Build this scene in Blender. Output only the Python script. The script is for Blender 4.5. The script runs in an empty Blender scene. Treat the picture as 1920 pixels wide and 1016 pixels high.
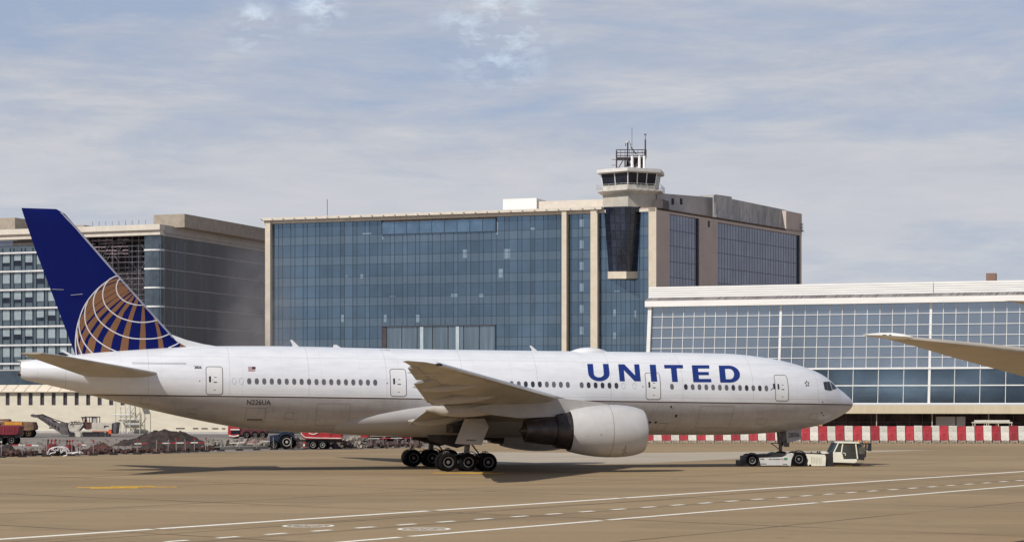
import bpy, bmesh, math, random
from mathutils import Vector, Matrix, noise
from mathutils.geometry import tessellate_polygon
R = math.radians
random.seed(7)
sc = bpy.context.scene
COL = sc.collection
# ---------------------------------------------------------------- camera, sky, sun, exposure
F, HC, HY = 3734.0, 4.73, 758.0          # focal length in photo pixels, eye height, horizon row
cam = bpy.data.cameras.new('camera'); camo = bpy.data.objects.new('camera', cam); COL.objects.link(camo)
camo.location = (0, 0, HC); camo.rotation_euler = (R(90), 0, 0)
cam.sensor_width = 36; cam.lens = F / 1920 * 36
cam.shift_y = (HY - 508) / 1920
cam.clip_start = 0.5; cam.clip_end = 9000
sc.camera = camo
SUN = Vector((-5.5, -5.5, 7.5)).normalized()
w = bpy.data.worlds.new('World'); sc.world = w; w.use_nodes = True
nt = w.node_tree; nt.nodes.clear()
def N(t, **k):
    n = nt.nodes.new(t)
    for a, b in k.items(): setattr(n, a, b)
    return n
def L(a, b): nt.links.new(a, b)
out = N('ShaderNodeOutputWorld'); bg = N('ShaderNodeBackground'); L(bg.outputs[0], out.inputs[0])
bg.inputs['Strength'].default_value = 0.1
sky = N('ShaderNodeTexSky', sky_type='NISHITA'); sky.sun_disc = False
sky.sun_elevation = math.asin(SUN.z); sky.sun_rotation = math.atan2(SUN.x, SUN.y)
sky.dust_density = 1.5
tc = N('ShaderNodeTexCoord')
def vmap(scale, loc=(0, 0, 0)):
    m = N('ShaderNodeMapping'); m.inputs['Scale'].default_value = scale; m.inputs['Location'].default_value = loc
    L(tc.outputs['Generated'], m.inputs['Vector']); return m.outputs[0]
def wnoise(vec, scale, detail, rough, dist=0.0):
    n = N('ShaderNodeTexNoise'); n.inputs['Scale'].default_value = scale; n.inputs['Detail'].default_value = detail
    n.inputs['Roughness'].default_value = rough; n.inputs['Distortion'].default_value = dist
    L(vec, n.inputs['Vector']); return n.outputs['Fac']
def ramp(fac, pts, interp='LINEAR'):
    r = N('ShaderNodeValToRGB'); r.color_ramp.interpolation = interp
    el = r.color_ramp.elements
    while len(el) < len(pts): el.new(0.5)
    for e, (p, c) in zip(el, pts): e.position = p; e.color = (*c, 1)
    L(fac, r.inputs['Fac']); return r.outputs['Color']
def wmix(fac, a, b):
    m = N('ShaderNodeMix', data_type='RGBA')
    if isinstance(fac, float): m.inputs[0].default_value = fac
    else: L(fac, m.inputs[0])
    for s, v in ((6, a), (7, b)):
        if isinstance(v, tuple): m.inputs[s].default_value = (*v, 1)
        else: L(v, m.inputs[s])
    return m.outputs[2]
def wmath(op, a, b=None):
    m = N('ShaderNodeMath', operation=op)
    for i, v in enumerate((a, b)):
        if v is None: continue
        if isinstance(v, (int, float)): m.inputs[i].default_value = v
        else: L(v, m.inputs[i])
    return m.outputs[0]
sep = N('ShaderNodeSeparateXYZ'); L(tc.outputs['Generated'], sep.inputs[0])
n1 = wnoise(vmap((1, 1, 4.6), (3.1, 0.4, 0.2)), 5.0, 8, .60, .5)
n2 = wnoise(vmap((1, 1, 5.5), (1.7, 2.2, 5.0)), 12.0, 8, .66, .3)
n3 = wnoise(vmap((1, 1, 2.2), (0.3, 7.0, 2.4)), 46.0, 7, .64, .35)
gap = wmath('ADD', wmath('MULTIPLY', n1, .8), wmath('MULTIPLY', n2, .2))
gap = wmath('ADD', gap, wmath('MULTIPLY', wmath('SUBTRACT', sep.outputs['Z'], .12), -1.25))   # thicker cloud deck low down
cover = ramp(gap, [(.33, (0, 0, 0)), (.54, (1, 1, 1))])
grey = ramp(n2, [(.3, (4.75, 5.0, 5.75)), (.7, (6.1, 6.2, 6.5))])
low = wmath('MULTIPLY', sep.outputs['Z'], 6.0)
grey = wmix(wmath('MINIMUM', low, 1.0), (6.1, 6.3, 6.75), grey)
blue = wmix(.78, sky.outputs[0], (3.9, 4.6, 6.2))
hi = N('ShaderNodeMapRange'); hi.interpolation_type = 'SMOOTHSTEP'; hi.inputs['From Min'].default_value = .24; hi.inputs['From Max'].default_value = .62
L(sep.outputs['Z'], hi.inputs['Value'])      # unseen sky above the frame darkened to cut ambient light and deepen shadows
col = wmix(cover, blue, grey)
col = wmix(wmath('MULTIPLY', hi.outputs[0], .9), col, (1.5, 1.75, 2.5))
# a few sun-lit wisps high in the cloud deck
def spot(x, z, r):
    v = N('ShaderNodeVectorMath', operation='DISTANCE'); L(tc.outputs['Generated'], v.inputs[0])
    d = Vector((x, 1.0, z)).normalized(); v.inputs[1].default_value = d
    mr = N('ShaderNodeMapRange'); mr.inputs['From Min'].default_value = r; mr.inputs['From Max'].default_value = 0
    L(v.outputs['Value'], mr.inputs['Value']); return mr.outputs[0]
pf = wmath('ADD', wmath('ADD', spot(-.008, .187, .036), spot(-.130, .190, .016)), spot(-.098, .200, .017))
pf = wmath('MULTIPLY', wmath('MINIMUM', wmath('MULTIPLY', pf, 1.5), 1.0), ramp(n3, [(.45, (0, 0, 0)), (.72, (.95, .95, .95))]))
col = wmix(pf, col, (7.4, 8.5, 9.6))
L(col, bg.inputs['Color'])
sl = bpy.data.lights.new('sun', 'SUN'); sl.energy = 4.1; sl.angle = R(0.6); sl.color = (1, .955, .88)
so = bpy.data.objects.new('sun', sl); COL.objects.link(so)
so.rotation_euler = (-SUN).to_track_quat('-Z', 'Y').to_euler()
vs = sc.view_settings; vs.view_transform = 'Standard'; vs.look = 'None'; vs.exposure = 0.0; vs.gamma = 1
sc.cycles.max_bounces = 6; sc.cycles.volume_bounces = 0; sc.cycles.use_denoising = True

# ---------------------------------------------------------------- materials
MATS = {}
def mat(name, c, rough=.6, metal=0.0, var=.12, vscale=1.0, c2=None, bump=0.0, bscale=8.0, island=0.0, stretch=(1, 1, 1), spec=.5, coat=0.0, alpha=1.0, emit=0, orand=0.0):
    if name in MATS: return MATS[name]
    m = bpy.data.materials.new(name); m.use_nodes = True; t = m.node_tree; b = t.nodes['Principled BSDF']
    b.inputs['Roughness'].default_value = rough; b.inputs['Metallic'].default_value = metal
    b.inputs['Specular IOR Level'].default_value = spec; b.inputs['Coat Weight'].default_value = coat
    b.inputs['Alpha'].default_value = alpha
    if emit: b.inputs['Emission Color'].default_value = (*c, 1); b.inputs['Emission Strength'].default_value = emit
    tcn = t.nodes.new('ShaderNodeTexCoord'); mp = t.nodes.new('ShaderNodeMapping'); mp.inputs['Scale'].default_value = stretch
    t.links.new(tcn.outputs['Object'], mp.inputs[0])
    nz = t.nodes.new('ShaderNodeTexNoise'); nz.inputs['Scale'].default_value = vscale; nz.inputs['Detail'].default_value = 8; nz.inputs['Roughness'].default_value = .65
    t.links.new(mp.outputs[0], nz.inputs['Vector'])
    r = t.nodes.new('ShaderNodeValToRGB'); e = r.color_ramp.elements
    lo = c2 if c2 else tuple(max(0, x * (1 - var * 1.6)) for x in c); hi = tuple(min(1, x * (1 + var)) for x in c)
    e[0].position = .32; e[0].color = (*lo, 1); e[1].position = .68; e[1].color = (*hi, 1)
    t.links.new(nz.outputs['Fac'], r.inputs[0]); o = r.outputs[0]
    if island:
        g = t.nodes.new('ShaderNodeNewGeometry'); mr = t.nodes.new('ShaderNodeMapRange')
        mr.inputs['To Min'].default_value = 1 - island; mr.inputs['To Max'].default_value = 1 + island
        t.links.new(g.outputs['Random Per Island'], mr.inputs['Value'])
        vm = t.nodes.new('ShaderNodeVectorMath'); vm.operation = 'SCALE'
        t.links.new(o, vm.inputs[0]); t.links.new(mr.outputs[0], vm.inputs['Scale']); o = vm.outputs[0]
    if orand:
        g = t.nodes.new('ShaderNodeObjectInfo'); mr = t.nodes.new('ShaderNodeMapRange'); mr.inputs['To Min'].default_value = 1 - orand; mr.inputs['To Max'].default_value = 1 + orand * .6
        t.links.new(g.outputs['Random'], mr.inputs['Value']); vm = t.nodes.new('ShaderNodeVectorMath'); vm.operation = 'SCALE'
        t.links.new(o, vm.inputs[0]); t.links.new(mr.outputs[0], vm.inputs['Scale']); o = vm.outputs[0]
    t.links.new(o, b.inputs['Base Color'])
    if bump:
        n2_ = t.nodes.new('ShaderNodeTexNoise'); n2_.inputs['Scale'].default_value = bscale; n2_.inputs['Detail'].default_value = 6
        t.links.new(mp.outputs[0], n2_.inputs['Vector']); bp = t.nodes.new('ShaderNodeBump'); bp.inputs['Strength'].default_value = bump
        bp.inputs['Distance'].default_value = .1
        t.links.new(n2_.outputs['Fac'], bp.inputs['Height']); t.links.new(bp.outputs[0], b.inputs['Normal'])
    MATS[name] = m; return m

# ---------------------------------------------------------------- mesh builder
class MB:
    def __init__(s, M=None, fn=None): s.v = []; s.f = []; s.mi = []; s.M = M; s.fn = fn; s.cur = 0; s.smooth = []; s.sm = False
    def add(s, vs, fs):
        o = len(s.v)
        for p in vs:
            p = Vector(p)
            if s.fn: p = Vector(s.fn(p))
            if s.M is not None: p = s.M @ p
            s.v.append(p)
        for f in fs: s.f.append([i + o for i in f]); s.mi.append(s.cur); s.smooth.append(s.sm)
        return s
    def box(s, x0, x1, y0, y1, z0, z1):
        v = [(x, y, z) for x in (x0, x1) for y in (y0, y1) for z in (z0, z1)]
        return s.add(v, [(0, 1, 3, 2), (4, 6, 7, 5), (0, 4, 5, 1), (2, 3, 7, 6), (0, 2, 6, 4), (1, 5, 7, 3)])
    def quad(s, a, b, c, d): return s.add([a, b, c, d], [(0, 1, 2, 3)])
    def tube(s, a, b, r, n=8, r2=None):
        a = Vector(a); b = Vector(b); r2 = r if r2 is None else r2; d = (b - a)
        if d.length < 1e-6: return s
        q = d.to_track_quat('Z', 'Y'); vs = []
        for p, rr in ((a, r), (b, r2)):
            for i in range(n):
                t = 2 * math.pi * i / n; vs.append(p + q @ Vector((math.cos(t) * rr, math.sin(t) * rr, 0)))
        fs = [(i, (i + 1) % n, n + (i + 1) % n, n + i) for i in range(n)] + [tuple(range(n))[::-1], tuple(range(n, 2 * n))]
        sm = s.sm; s.add(vs, fs); return s
    def path(s, pts, r, n=6):
        for a, b in zip(pts, pts[1:]): s.tube(a, b, r, n)
        return s
    def loft(s, rings, closed=True, cap=True):
        n = len(rings[0]); vs = [p for r in rings for p in r]; fs = []
        m = n if closed else n - 1
        for k in range(len(rings) - 1):
            for i in range(m):
                j = (i + 1) % n; fs.append((k * n + i, k * n + j, (k + 1) * n + j, (k + 1) * n + i))
        if cap and closed: fs += [tuple(range(n))[::-1], tuple((len(rings) - 1) * n + i for i in range(n))]
        return s.add(vs, fs)
    def lathe(s, c, axis, prof, n=32, cap=False):   # prof: (along, radius)
        c = Vector(c); q = Vector(axis).normalized().to_track_quat('Z', 'Y'); rings = []
        for a, r in prof: rings.append([c + q @ Vector((math.cos(2 * math.pi * i / n) * r, math.sin(2 * math.pi * i / n) * r, a)) for i in range(n)])
        return s.loft(rings, True, cap)
    def prism(s, pts, off):     # planar polygon (3-D points, convex or not) extruded by vector off
        off = Vector(off); n = len(pts); P = [Vector(p) for p in pts]
        tri = tessellate_polygon([P])
        vs = P + [p + off for p in P]
        fs = [tuple(t) for t in tri] + [tuple(i + n for i in t[::-1]) for t in tri] + [(i, (i + 1) % n, n + (i + 1) % n, n + i) for i in range(n)]
        return s.add(vs, fs)
    def ball(s, c, r, n=10, sq=(1, 1, 1)):
        c = Vector(c); rings = []
        for k in range(1, n):
            a = math.pi * k / n
            rings.append([c + Vector((math.sin(a) * math.cos(2 * math.pi * i / n) * r * sq[0], math.sin(a) * math.sin(2 * math.pi * i / n) * r * sq[1], math.cos(a) * r * sq[2])) for i in range(n)])
        return s.loft(rings)
    def build(s, name, mats, parent=None, loc=None, bevel=0, smooth=None, auto=None):
        me = bpy.data.meshes.new(name); off = Vector(loc) if loc is not None else Vector((0, 0, 0))
        if parent is not None and loc is None and not parent.get('_local'): off = Vector(parent.get('_base', (0, 0, 0)))
        me.from_pydata([tuple(p - off) for p in s.v], [], s.f)
        if not isinstance(mats, (list, tuple)): mats = [mats]
        for m in mats: me.materials.append(m)
        for p, mi, sm in zip(me.polygons, s.mi, s.smooth): p.material_index = mi; p.use_smooth = sm if smooth is None else smooth
        bm = bmesh.new(); bm.from_mesh(me); bmesh.ops.recalc_face_normals(bm, faces=bm.faces)
        if smooth and auto is None: auto = 40
        if auto:
            for e in bm.edges:
                if len(e.link_faces) == 2 and e.calc_face_angle(0) > R(auto): e.smooth = False
        bm.to_mesh(me); bm.free(); me.update()
        o = bpy.data.objects.new(name, me); COL.objects.link(o)
        if parent is not None: o.parent = parent
        elif loc is not None: o.location = loc
        if bevel:
            b = o.modifiers.new('bevel', 'BEVEL'); b.width = bevel; b.segments = 2; b.limit_method = 'ANGLE'
        return o
def tag(o, label=None, cat=None, group=None, kind=None):
    if label: o['label'] = label
    if cat: o['category'] = cat
    if group: o['group'] = group
    if kind: o['kind'] = kind
    return o
def root(name, loc, label, cat, group=None, rot=0):
    o = bpy.data.objects.new(name, None); COL.objects.link(o); o.location = loc; o.rotation_euler = (0, 0, rot)
    o.empty_display_size = .5
    BASE[name if name not in BASE else o.name] = loc
    tag(o, label, cat, group); return o
BASE = {}
class _P: pass
# parent helper: meshes under a root are built in world coordinates and shifted to the root's base
def part(mb, name, mats, rt, sub=None, **k):
    loc = rt.location.copy()
    o = mb.build(name, mats, None, loc, **k); o.location = (0, 0, 0); o.parent = sub or rt
    return o
def wp(u, v, Y): return Vector(((u - 960) * Y / F, Y, HC + (HY - v) * Y / F))
def gp(u, v):
    Y = F * HC / (v - HY); return Vector(((u - 960) * Y / F, Y, 0))
def copy_tree(o, parent=None):
    c = o.copy(); COL.objects.link(c)
    if parent: c.parent = parent
    for ch in list(o.children): copy_tree(ch, c)
    return c
class Fr:   # a vertical wall plane: local x runs along it to the right, local y into the building
    def __init__(s, u, Y, deg):
        s.O = Vector(((u - 960) * Y / F, Y, 0)); a = R(deg); s.d = Vector((math.cos(a), math.sin(a), 0)); s.n = Vector((-math.sin(a), math.cos(a), 0))
        s.M = Matrix.Translation(s.O) @ Matrix.Rotation(a, 4, 'Z')
    def s(s_, u, y=0.0):
        k = (u - 960) / F; P = s_.O + s_.n * y
        return (k * P.y - P.x) / (s_.d.x - k * s_.d.y)
    def z(s_, v, x, y=0.0):
        Y = (s_.O + s_.d * x + s_.n * y).y; return HC + (HY - v) * Y / F
    def uz(s_, u, v, y=0.0): x = s_.s(u, y); return x, s_.z(v, x, y)
# ---------------------------------------------------------------- ground
_p = gp(900, 975); RUB = -_p.x * math.sin(R(53)) + _p.y * math.cos(R(53))
def ground_mat():
    m = bpy.data.materials.new('apron_asphalt'); m.use_nodes = True; global nt; nt = m.node_tree
    b = nt.nodes['Principled BSDF']; b.inputs['Roughness'].default_value = .85; b.inputs['Specular IOR Level'].default_value = .25
    t = N('ShaderNodeTexCoord'); O = t.outputs['Object']
    def mp(scale, rot=0):
        q = N('ShaderNodeMapping'); q.inputs['Scale'].default_value = scale; q.inputs['Rotation'].default_value = (0, 0, rot); L(O, q.inputs[0]); return q.outputs[0]
    big = wnoise(mp((.02, .09, 1), R(-6)), 1.0, 5, .6, .3)
    c = ramp(big, [(.3, (.225, .155, .083)), (.5, (.305, .219, .122)), (.7, (.375, .278, .162))])
    streak = wnoise(mp((.018, .9, 1), R(-4)), 1.0, 5, .7, .1)
    c = wmix(ramp(streak, [(.50, (0, 0, 0)), (.72, (.42, .42, .42))]), c, (.13, .09, .058))
    pale = wnoise(mp((.03, .55, 1), R(-3)), 1.3, 4, .6)
    c = wmix(ramp(pale, [(.55, (0, 0, 0)), (.75, (.4, .4, .4))]), c, (.38, .295, .19))
    patch_ = wnoise(mp((.05, .10, 1), R(37)), 1.0, 2, .4)
    c = wmix(ramp(patch_, [(.535, (0, 0, 0)), (.545, (.32, .32, .32)), (.62, (.32, .32, .32)), (.63, (.05, .05, .05))]), c, (.19, .135, .085))
    oil = wnoise(mp((.35, .5, 1)), 1.0, 5, .6)
    c = wmix(ramp(oil, [(.62, (0, 0, 0)), (.72, (.55, .55, .55))]), c, (.11, .078, .05))
    fine = wnoise(mp((1, 1, 1)), 2.2, 8, .8)
    c = wmix(.3, c, ramp(fine, [(.25, (.175, .122, .068)), (.75, (.37, .272, .158))]))
    rot = N('ShaderNodeMapping'); rot.inputs['Rotation'].default_value = (0, 0, R(-53)); L(O, rot.inputs[0])
    wob = wnoise(mp((.15, .15, 1)), 1, 3, .5)
    s2 = N('ShaderNodeSeparateXYZ'); L(rot.outputs[0], s2.inputs[0])
    def lines(c, out, off, per, wd, amt):
        f = wmath('ADD', wmath('SUBTRACT', out, off), wmath('MULTIPLY', wob, .5))
        f = wmath('ABSOLUTE', wmath('SUBTRACT', wmath('PINGPONG', f, per / 2), 0))
        k = wmath('LESS_THAN', f, wd)
        k = wmath('MULTIPLY', k, ramp(wnoise(mp((.05, .05, 1)), 1.7, 3, .6), [(.35, (amt * .35,) * 3), (.6, (amt,) * 3)]))
        return wmix(k, c, (.07, .048, .03))
    c = lines(c, s2.outputs['X'], 68.5, 17.8, .15, .85)
    c = lines(c, s2.outputs['Y'], 69.8, 15.6, .11, .85)
    c = lines(c, wmath('ADD', s2.outputs['Y'], wmath('MULTIPLY', wnoise(mp((.03, .03, 1)), 1, 2, .5), 9.0)), 12.0, 47.0, .10, .7)
    tm = wmath('ABSOLUTE', wmath('SUBTRACT', s2.outputs['Y'], RUB)); tm = wmath('MAXIMUM', wmath('SUBTRACT', 1.0, wmath('DIVIDE', wmath('ADD', tm, wmath('MULTIPLY', wob, .5)), .75)), 0.0)
    c = wmix(wmath('MULTIPLY', tm, .6), c, (.06, .04, .028))
    # rubber marks along the taxi line
    L(c, b.inputs['Base Color'])
    bp = N('ShaderNodeBump'); bp.inputs['Strength'].default_value = .25; bp.inputs['Distance'].default_value = .02; L(fine, bp.inputs['Height']); L(bp.outputs[0], b.inputs['Normal'])
    return m
g = MB().add([(-3000, -300, 0), (3000, -300, 0), (3000, 5000, 0), (-3000, 5000, 0)], [(0, 1, 2, 3)]).build('ground', ground_mat())
tag(g, kind='structure')
pale = mat('pale_concrete', (.40, .34, .26), .9, var=.16, vscale=.35, stretch=(.15, 1, 1), bump=.1)
def sheet(name, pts, m, z, label=None):
    o = MB().add([(p[0], p[1], z) for p in pts], [tuple(range(len(pts)))]).build(name, m); tag(o, label, kind='structure'); return o
sheet('taxiway', [tuple(gp(a_, b_)[:2]) for a_, b_ in ((790, 862), (960, 871), (1215, 868), (1400, 858.5), (1520, 851), (1760, 843), (1500, 845), (1215, 848.5), (800, 846))], pale, .004)
grv = mat('grey_gravel', (.24, .205, .175), .95, var=.35, vscale=.5, bump=.5, bscale=4, stretch=(.5, 1, 1))
a, b_, c_ = gp(-60, 857.5), gp(257, 851), gp(860, 837)
sheet('building_site_ground', [(a.x, a.y), (b_.x, b_.y), (c_.x, c_.y), (-2, 255), (-2, 350), (-130, 350)], grv, .008)
asph = mat('grey_asphalt', (.17, .155, .145), .9, var=.12, vscale=.4)
sheet('service_road', [(-120, 285), (-22, 285), (-22, 305), (-120, 325)], asph, .012)
wpaint = mat('white_road_paint', (.86, .82, .72), .7, var=.12, vscale=3)
ypaint = mat('yellow_road_paint', (.75, .42, .02), .7, var=.2, vscale=2)
def strip(p, q, wd, a0=0, a1=None):
    d = (q - p).normalized(); n = Vector((-d.y, d.x, 0)) * wd / 2; a1 = (q - p).length if a1 is None else a1
    A = p + d * a0; B = p + d * a1; return [A - n, B - n, B + n, A + n]
def marking(name, quads, m, z=.006):
    mb = MB()
    for qd in quads: mb.add([(x.x, x.y, z) for x in qd], [tuple(range(len(qd)))])
    tag(mb.build(name, m), kind='structure')
p, q = gp(-60, 1014.3), gp(2000, 878); Lg = (q - p).length; d = (q - p).normalized()
def along(u, v): return (gp(u, v) - p).dot(d)
s1 = [0, along(300, 992.3), along(310, 991.5), along(812, 957.5), along(828, 956.5), along(1182, 934), along(1190, 933.5), Lg]
marking('white_edge_line', [strip(p, q, .50, s1[i], s1[i + 1]) for i in range(0, 8, 2)], wpaint)
p2, q2 = gp(610, 1018), gp(2000, 903); L2 = (q2 - p2).length; d2 = (q2 - p2).normalized()
def along2(u, v): return (gp(u, v) - p2).dot(d2)
s2_ = [0, along2(752, 1006.5), along2(772, 1005), along2(1130, 975.3), along2(1143, 974.3), along2(1535, 941.8), along2(1545, 941), L2]
marking('white_edge_line', [strip(p2, q2, .38, s2_[i], s2_[i + 1]) for i in range(0, 8, 2)], wpaint)
p3, q3 = gp(310, 1015), gp(1990, 894.5); d3 = (q3 - p3).normalized(); L3 = (q3 - p3).length
dash = []; t = 0.0
while t < L3: dash.append(strip(p3, q3, .34, t, t + 1.05)); t += 2.42
marking('dashed_centre_line', dash, wpaint)
def ring(c, r0, r1, a0=0, a1=360, n=40):
    return [[Vector((c.x + r * math.cos(R(t)), c.y + r * math.sin(R(t)), 0)) for r, t in ((r0, A), (r1, A), (r1, B), (r0, B))] for A, B in [(a0 + (a1 - a0) * i / n, a0 + (a1 - a0) * (i + 1) / n) for i in range(n)]]
for (u, v) in ((578, 985.2), (795, 991.2)):
    c = gp(u, v); Q = ring(c, .86, 1.02)
    Q += ring(c + Vector((-.38, -.1, 0)), .2, .3, n=16) + ring(c + Vector((.38, -.1, 0)), .2, .3, n=16)
    Q += [strip(c + Vector((-.38, .24, 0)), c + Vector((.1, .5, 0)), .09), strip(c + Vector((.16, .46, 0)), c + Vector((.34, .22, 0)), .09), strip(c + Vector((-.06, -.12, 0)), c + Vector((.07, .36, 0)), .09)]
    marking('painted_roundel', Q, wpaint)
c = gp(230, 913); c2 = gp(876, 886.5)
marking('yellow_taxi_marking', [strip(c + Vector((-2.6, -.1, 0)), c + Vector((3.0, .55, 0)), .75), strip(c + Vector((-1.6, -1.2, 0)), c + Vector((1.0, -.7, 0)), 1.0), strip(c + Vector((-.9, 1.1, 0)), c + Vector((1.6, 1.3, 0)), .6)], ypaint)
marking('yellow_taxi_marking', [strip(c2 + Vector((-2.4, .4, 0)), c2 + Vector((2.5, -.3, 0)), 1.2), strip(c2 + Vector((-.6, .9, 0)), c2 + Vector((1.6, .9, 0)), .5)], ypaint)

# ---------------------------------------------------------------- building materials
cream = mat('cream_stone', (.64, .56, .45), .85, var=.07, vscale=.6, bump=.05)
creamw = mat('cream_wall', (.62, .57, .46), .85, var=.06, vscale=.4, bump=.04, stretch=(1, 1, 3))
pink = mat('beige_render', (.56, .475, .43), .9, var=.06, vscale=.3)
roofw = mat('white_cladding', (.82, .81, .79), .6, var=.05, vscale=.8, stretch=(.3, .3, 4))
wframe = mat('white_frame', (.80, .80, .79), .5, var=.05)
dline = mat('dark_mullion', (.03, .055, .085), .5, var=.1)
blueg = mat('blue_glass', (.145, .212, .285), .12, metal=.85, var=.12, vscale=.12, island=.14, spec=.5)
spang = mat('spandrel_glass', (.175, .24, .305), .2, metal=.8, var=.08, vscale=.12, island=.08)
blueg2 = mat('pale_blue_glass', (.295, .35, .42), .14, metal=.85, var=.06, vscale=.06, island=.06)
termlow = mat('deep_blue_glass', (.105, .148, .195), .1, metal=.85, var=.2, vscale=.15, island=.08)
sideg = mat('slate_glass', (.20, .215, .27), .2, metal=.8, var=.1, vscale=.3, island=.06)
darkg = mat('dark_glass', (.022, .028, .05), .08, metal=.3, var=.4, vscale=.35, island=.25)
greyteal = mat('grey_teal_glass', (.15, .19, .22), .15, metal=.7, var=.12, island=.08)
litg = mat('pale_window_blind', (.38, .45, .48), .3, metal=.4, var=.1, island=.12)
dark = mat('dark_recess', (.03, .024, .03), .8, var=.3)
steel = mat('galvanised_steel', (.55, .55, .54), .45, metal=.3, var=.15)
dsteel = mat('dark_steel', (.06, .045, .05), .6, var=.2)
shadec = mat('grey_cladding', (.42, .40, .39), .7, var=.1, vscale=.5)

# ---------------------------------------------------------------- glass office block with tower
A = Fr(1216, 320, -19)
S = Fr(1230, A.O.y + A.d.y * A.s(1230), 56)
rt = root('glass_office_block', A.O, 'wide blue glass office block with cream pillars behind the white airliner', 'building')
zt = A.z(386.5, 0); xL = A.s(497); xR = A.s(1230)
zg = zt - .95
# body behind the glass
mb = MB(A.M)
mb.add([(xL, .35, 0), (xR, .35, 0), (xR, .35, zt - .2), (xL, .35, zt - .2)], [(0, 1, 2, 3)])
mb.add([(xL, .35, 0), (xL, 24, 0), (xL, 24, zt - .2), (xL, .35, zt - .2)], [(0, 1, 2, 3)])
part(mb, 'rear_wall', pink, rt)
e0 = S.M @ Vector((0, 0, 0)); e1 = S.M @ Vector((S.s(1503), 0, 0)); l0 = A.M @ Vector((xL, 24, 0))
mb = MB().add([Vector((p_.x, p_.y, zt - .25)) for p_ in (A.M @ Vector((xL, .2, 0)), A.M @ Vector((xR, .2, 0)), e1, l0)], [(0, 1, 2, 3)]); part(mb, 'roof_deck', pink, rt)
# vertical lines traced from the facade, a wide pane and a narrow one in turn
us = [507]; 
wide, nar = 15.6, 8.1; k = 0
while us[-1] < 1053:
    us.append(us[-1] + (wide if k % 2 == 0 else nar) * (1 + (us[-1] - 780) / 9000)); k += 1
us[-1] = 1053
def rows(v0):   # storeys: tall vision row and shorter spandrel row
    zz = [zg]; tgt = [3.05 * .0857]  
    z_ = zg; i = 0; 
    while z_ > 3:
        z_ -= (2.05 if i % 2 == 0 else 1.45) if i else 2.3
        zz.append(z_); i += 1
    return zz
zz = rows(0)
def grid(us, name, x_of, m=blueg, skip=None, y=0.0, lw=.10):
    for i in range(len(zz) - 1):
        mb = MB(A.M)
        for a, b in zip(us, us[1:]):
            if skip and skip(i, (a + b) / 2):
                if mb.f: part(mb, name, m if i % 2 == 0 else spang, rt)
                mb = MB(A.M); continue
            xa, xb = x_of(a), x_of(b)
            mb.add([(xa, y, zz[i + 1]), (xb, y, zz[i + 1]), (xb, y, zz[i]), (xa, y, zz[i])], [(0, 1, 2, 3)])
        if mb.f: part(mb, name, m if i % 2 == 0 else spang, rt)
    mb = MB(A.M)
    for a in us:
        x = x_of(a); mb.box(x - .03, x + .03, y - .05, y + .02, (zz[low0] if name == 'window_row' and inb(a) else 3), zg)
    for k_, z_ in enumerate(zz):
        if name == 'window_row' and k_ > low0: mb.box(x_of(us[0]), x_of(717), y - .05, y + .02, z_ - .03, z_ + .03); mb.box(x_of(930), x_of(us[-1]), y - .05, y + .02, z_ - .03, z_ + .03)
        else: mb.box(x_of(us[0]), x_of(us[-1]), y - .05, y + .02, z_ - .03, z_ + .03)
    part(mb, 'mullion_grid', dline, rt)
inb = lambda u: 717 < u < 930
nr = len(zz) - 1
low0 = next(i for i, z_ in enumerate(zz) if z_ < A.z(612, A.s(820)) + .7)
grid(us, 'window_row', A.s, skip=lambda i, u: (i == 0 and inb(u)) or (i >= low0 and inb(u)))
# framed band of clearer panes at the top, and the deep loading bay low down
x0, x1 = A.s(717), A.s(930)
top = MB(A.M)
for i in range(9):
    xa = x0 + (x1 - x0) * i / 9; xb = x0 + (x1 - x0) * (i + 1) / 9 - .08
    top.add([(xa, -.15, zz[1]), (xb, -.15, zz[1]), (xb, -.15, zz[0] - .3), (xa, -.15, zz[0] - .3)], [(0, 1, 2, 3)])
part(top, 'top_window', mat('clear_blue_glass', (.17, .26, .36), .1, metal=.85, var=.15, vscale=.3, island=.2), rt)
mb = MB(A.M); mb.box(x0 - .1, x0, -.25, 0, zz[1] - .1, zz[0]); mb.box(x1, x1 + .1, -.25, 0, zz[1] - .1, zz[0]); mb.box(x0, x1, -.25, -.16, zz[1] - .12, zz[1]); part(mb, 'window_frame', dline, rt)
mb = MB(A.M); zl = zz[low0]
mb.box(x0, x0 + .75, -.06, .3, 0, zl - .1); mb.box(x1 - .1, x1, -.2, .3, 0, zl); mb.box(x0, x1, -.2, .1, zl - .1, zl); part(mb, 'bay_frame', dsteel, rt)
mb = MB(A.M); mb.sm = False; n_ = 7
for i in range(n_):
    xa = x0 + .8 + (x1 - x0 - .9) * i / n_; xb = x0 + .8 + (x1 - x0 - .9) * (i + .95) / n_
    mb.add([(xa, .05, 0), (xb, .05, 0), (xb, .05, zl - .12), (xa, .05, zl - .12)], [(0, 1, 2, 3)])
part(mb, 'bay_glazing', mat('grey_blue_curtain', (.20, .265, .32), .2, metal=.7, var=.2, vscale=.6, island=.08, stretch=(2, 1, .1)), rt)
mb = MB(A.M)
for u in (791, 858): x = A.s(u); mb.box(x - .3, x + .3, -.1, .04, 0, zl - .13)
part(mb, 'bay_pillar', mat('pale_blue_metal', (.45, .52, .56), .4, var=.1), rt)
# right-hand glass strips
us2 = [1068, 1072, 1084, 1092, 1107]; grid(us2, 'stair_window_row', A.s)
us3 = [1120, 1127, 1136, 1147, 1156, 1164, 1173, 1182, 1190, 1199, 1207, 1216]; grid(us3, 'corner_window_row', A.s)
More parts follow.
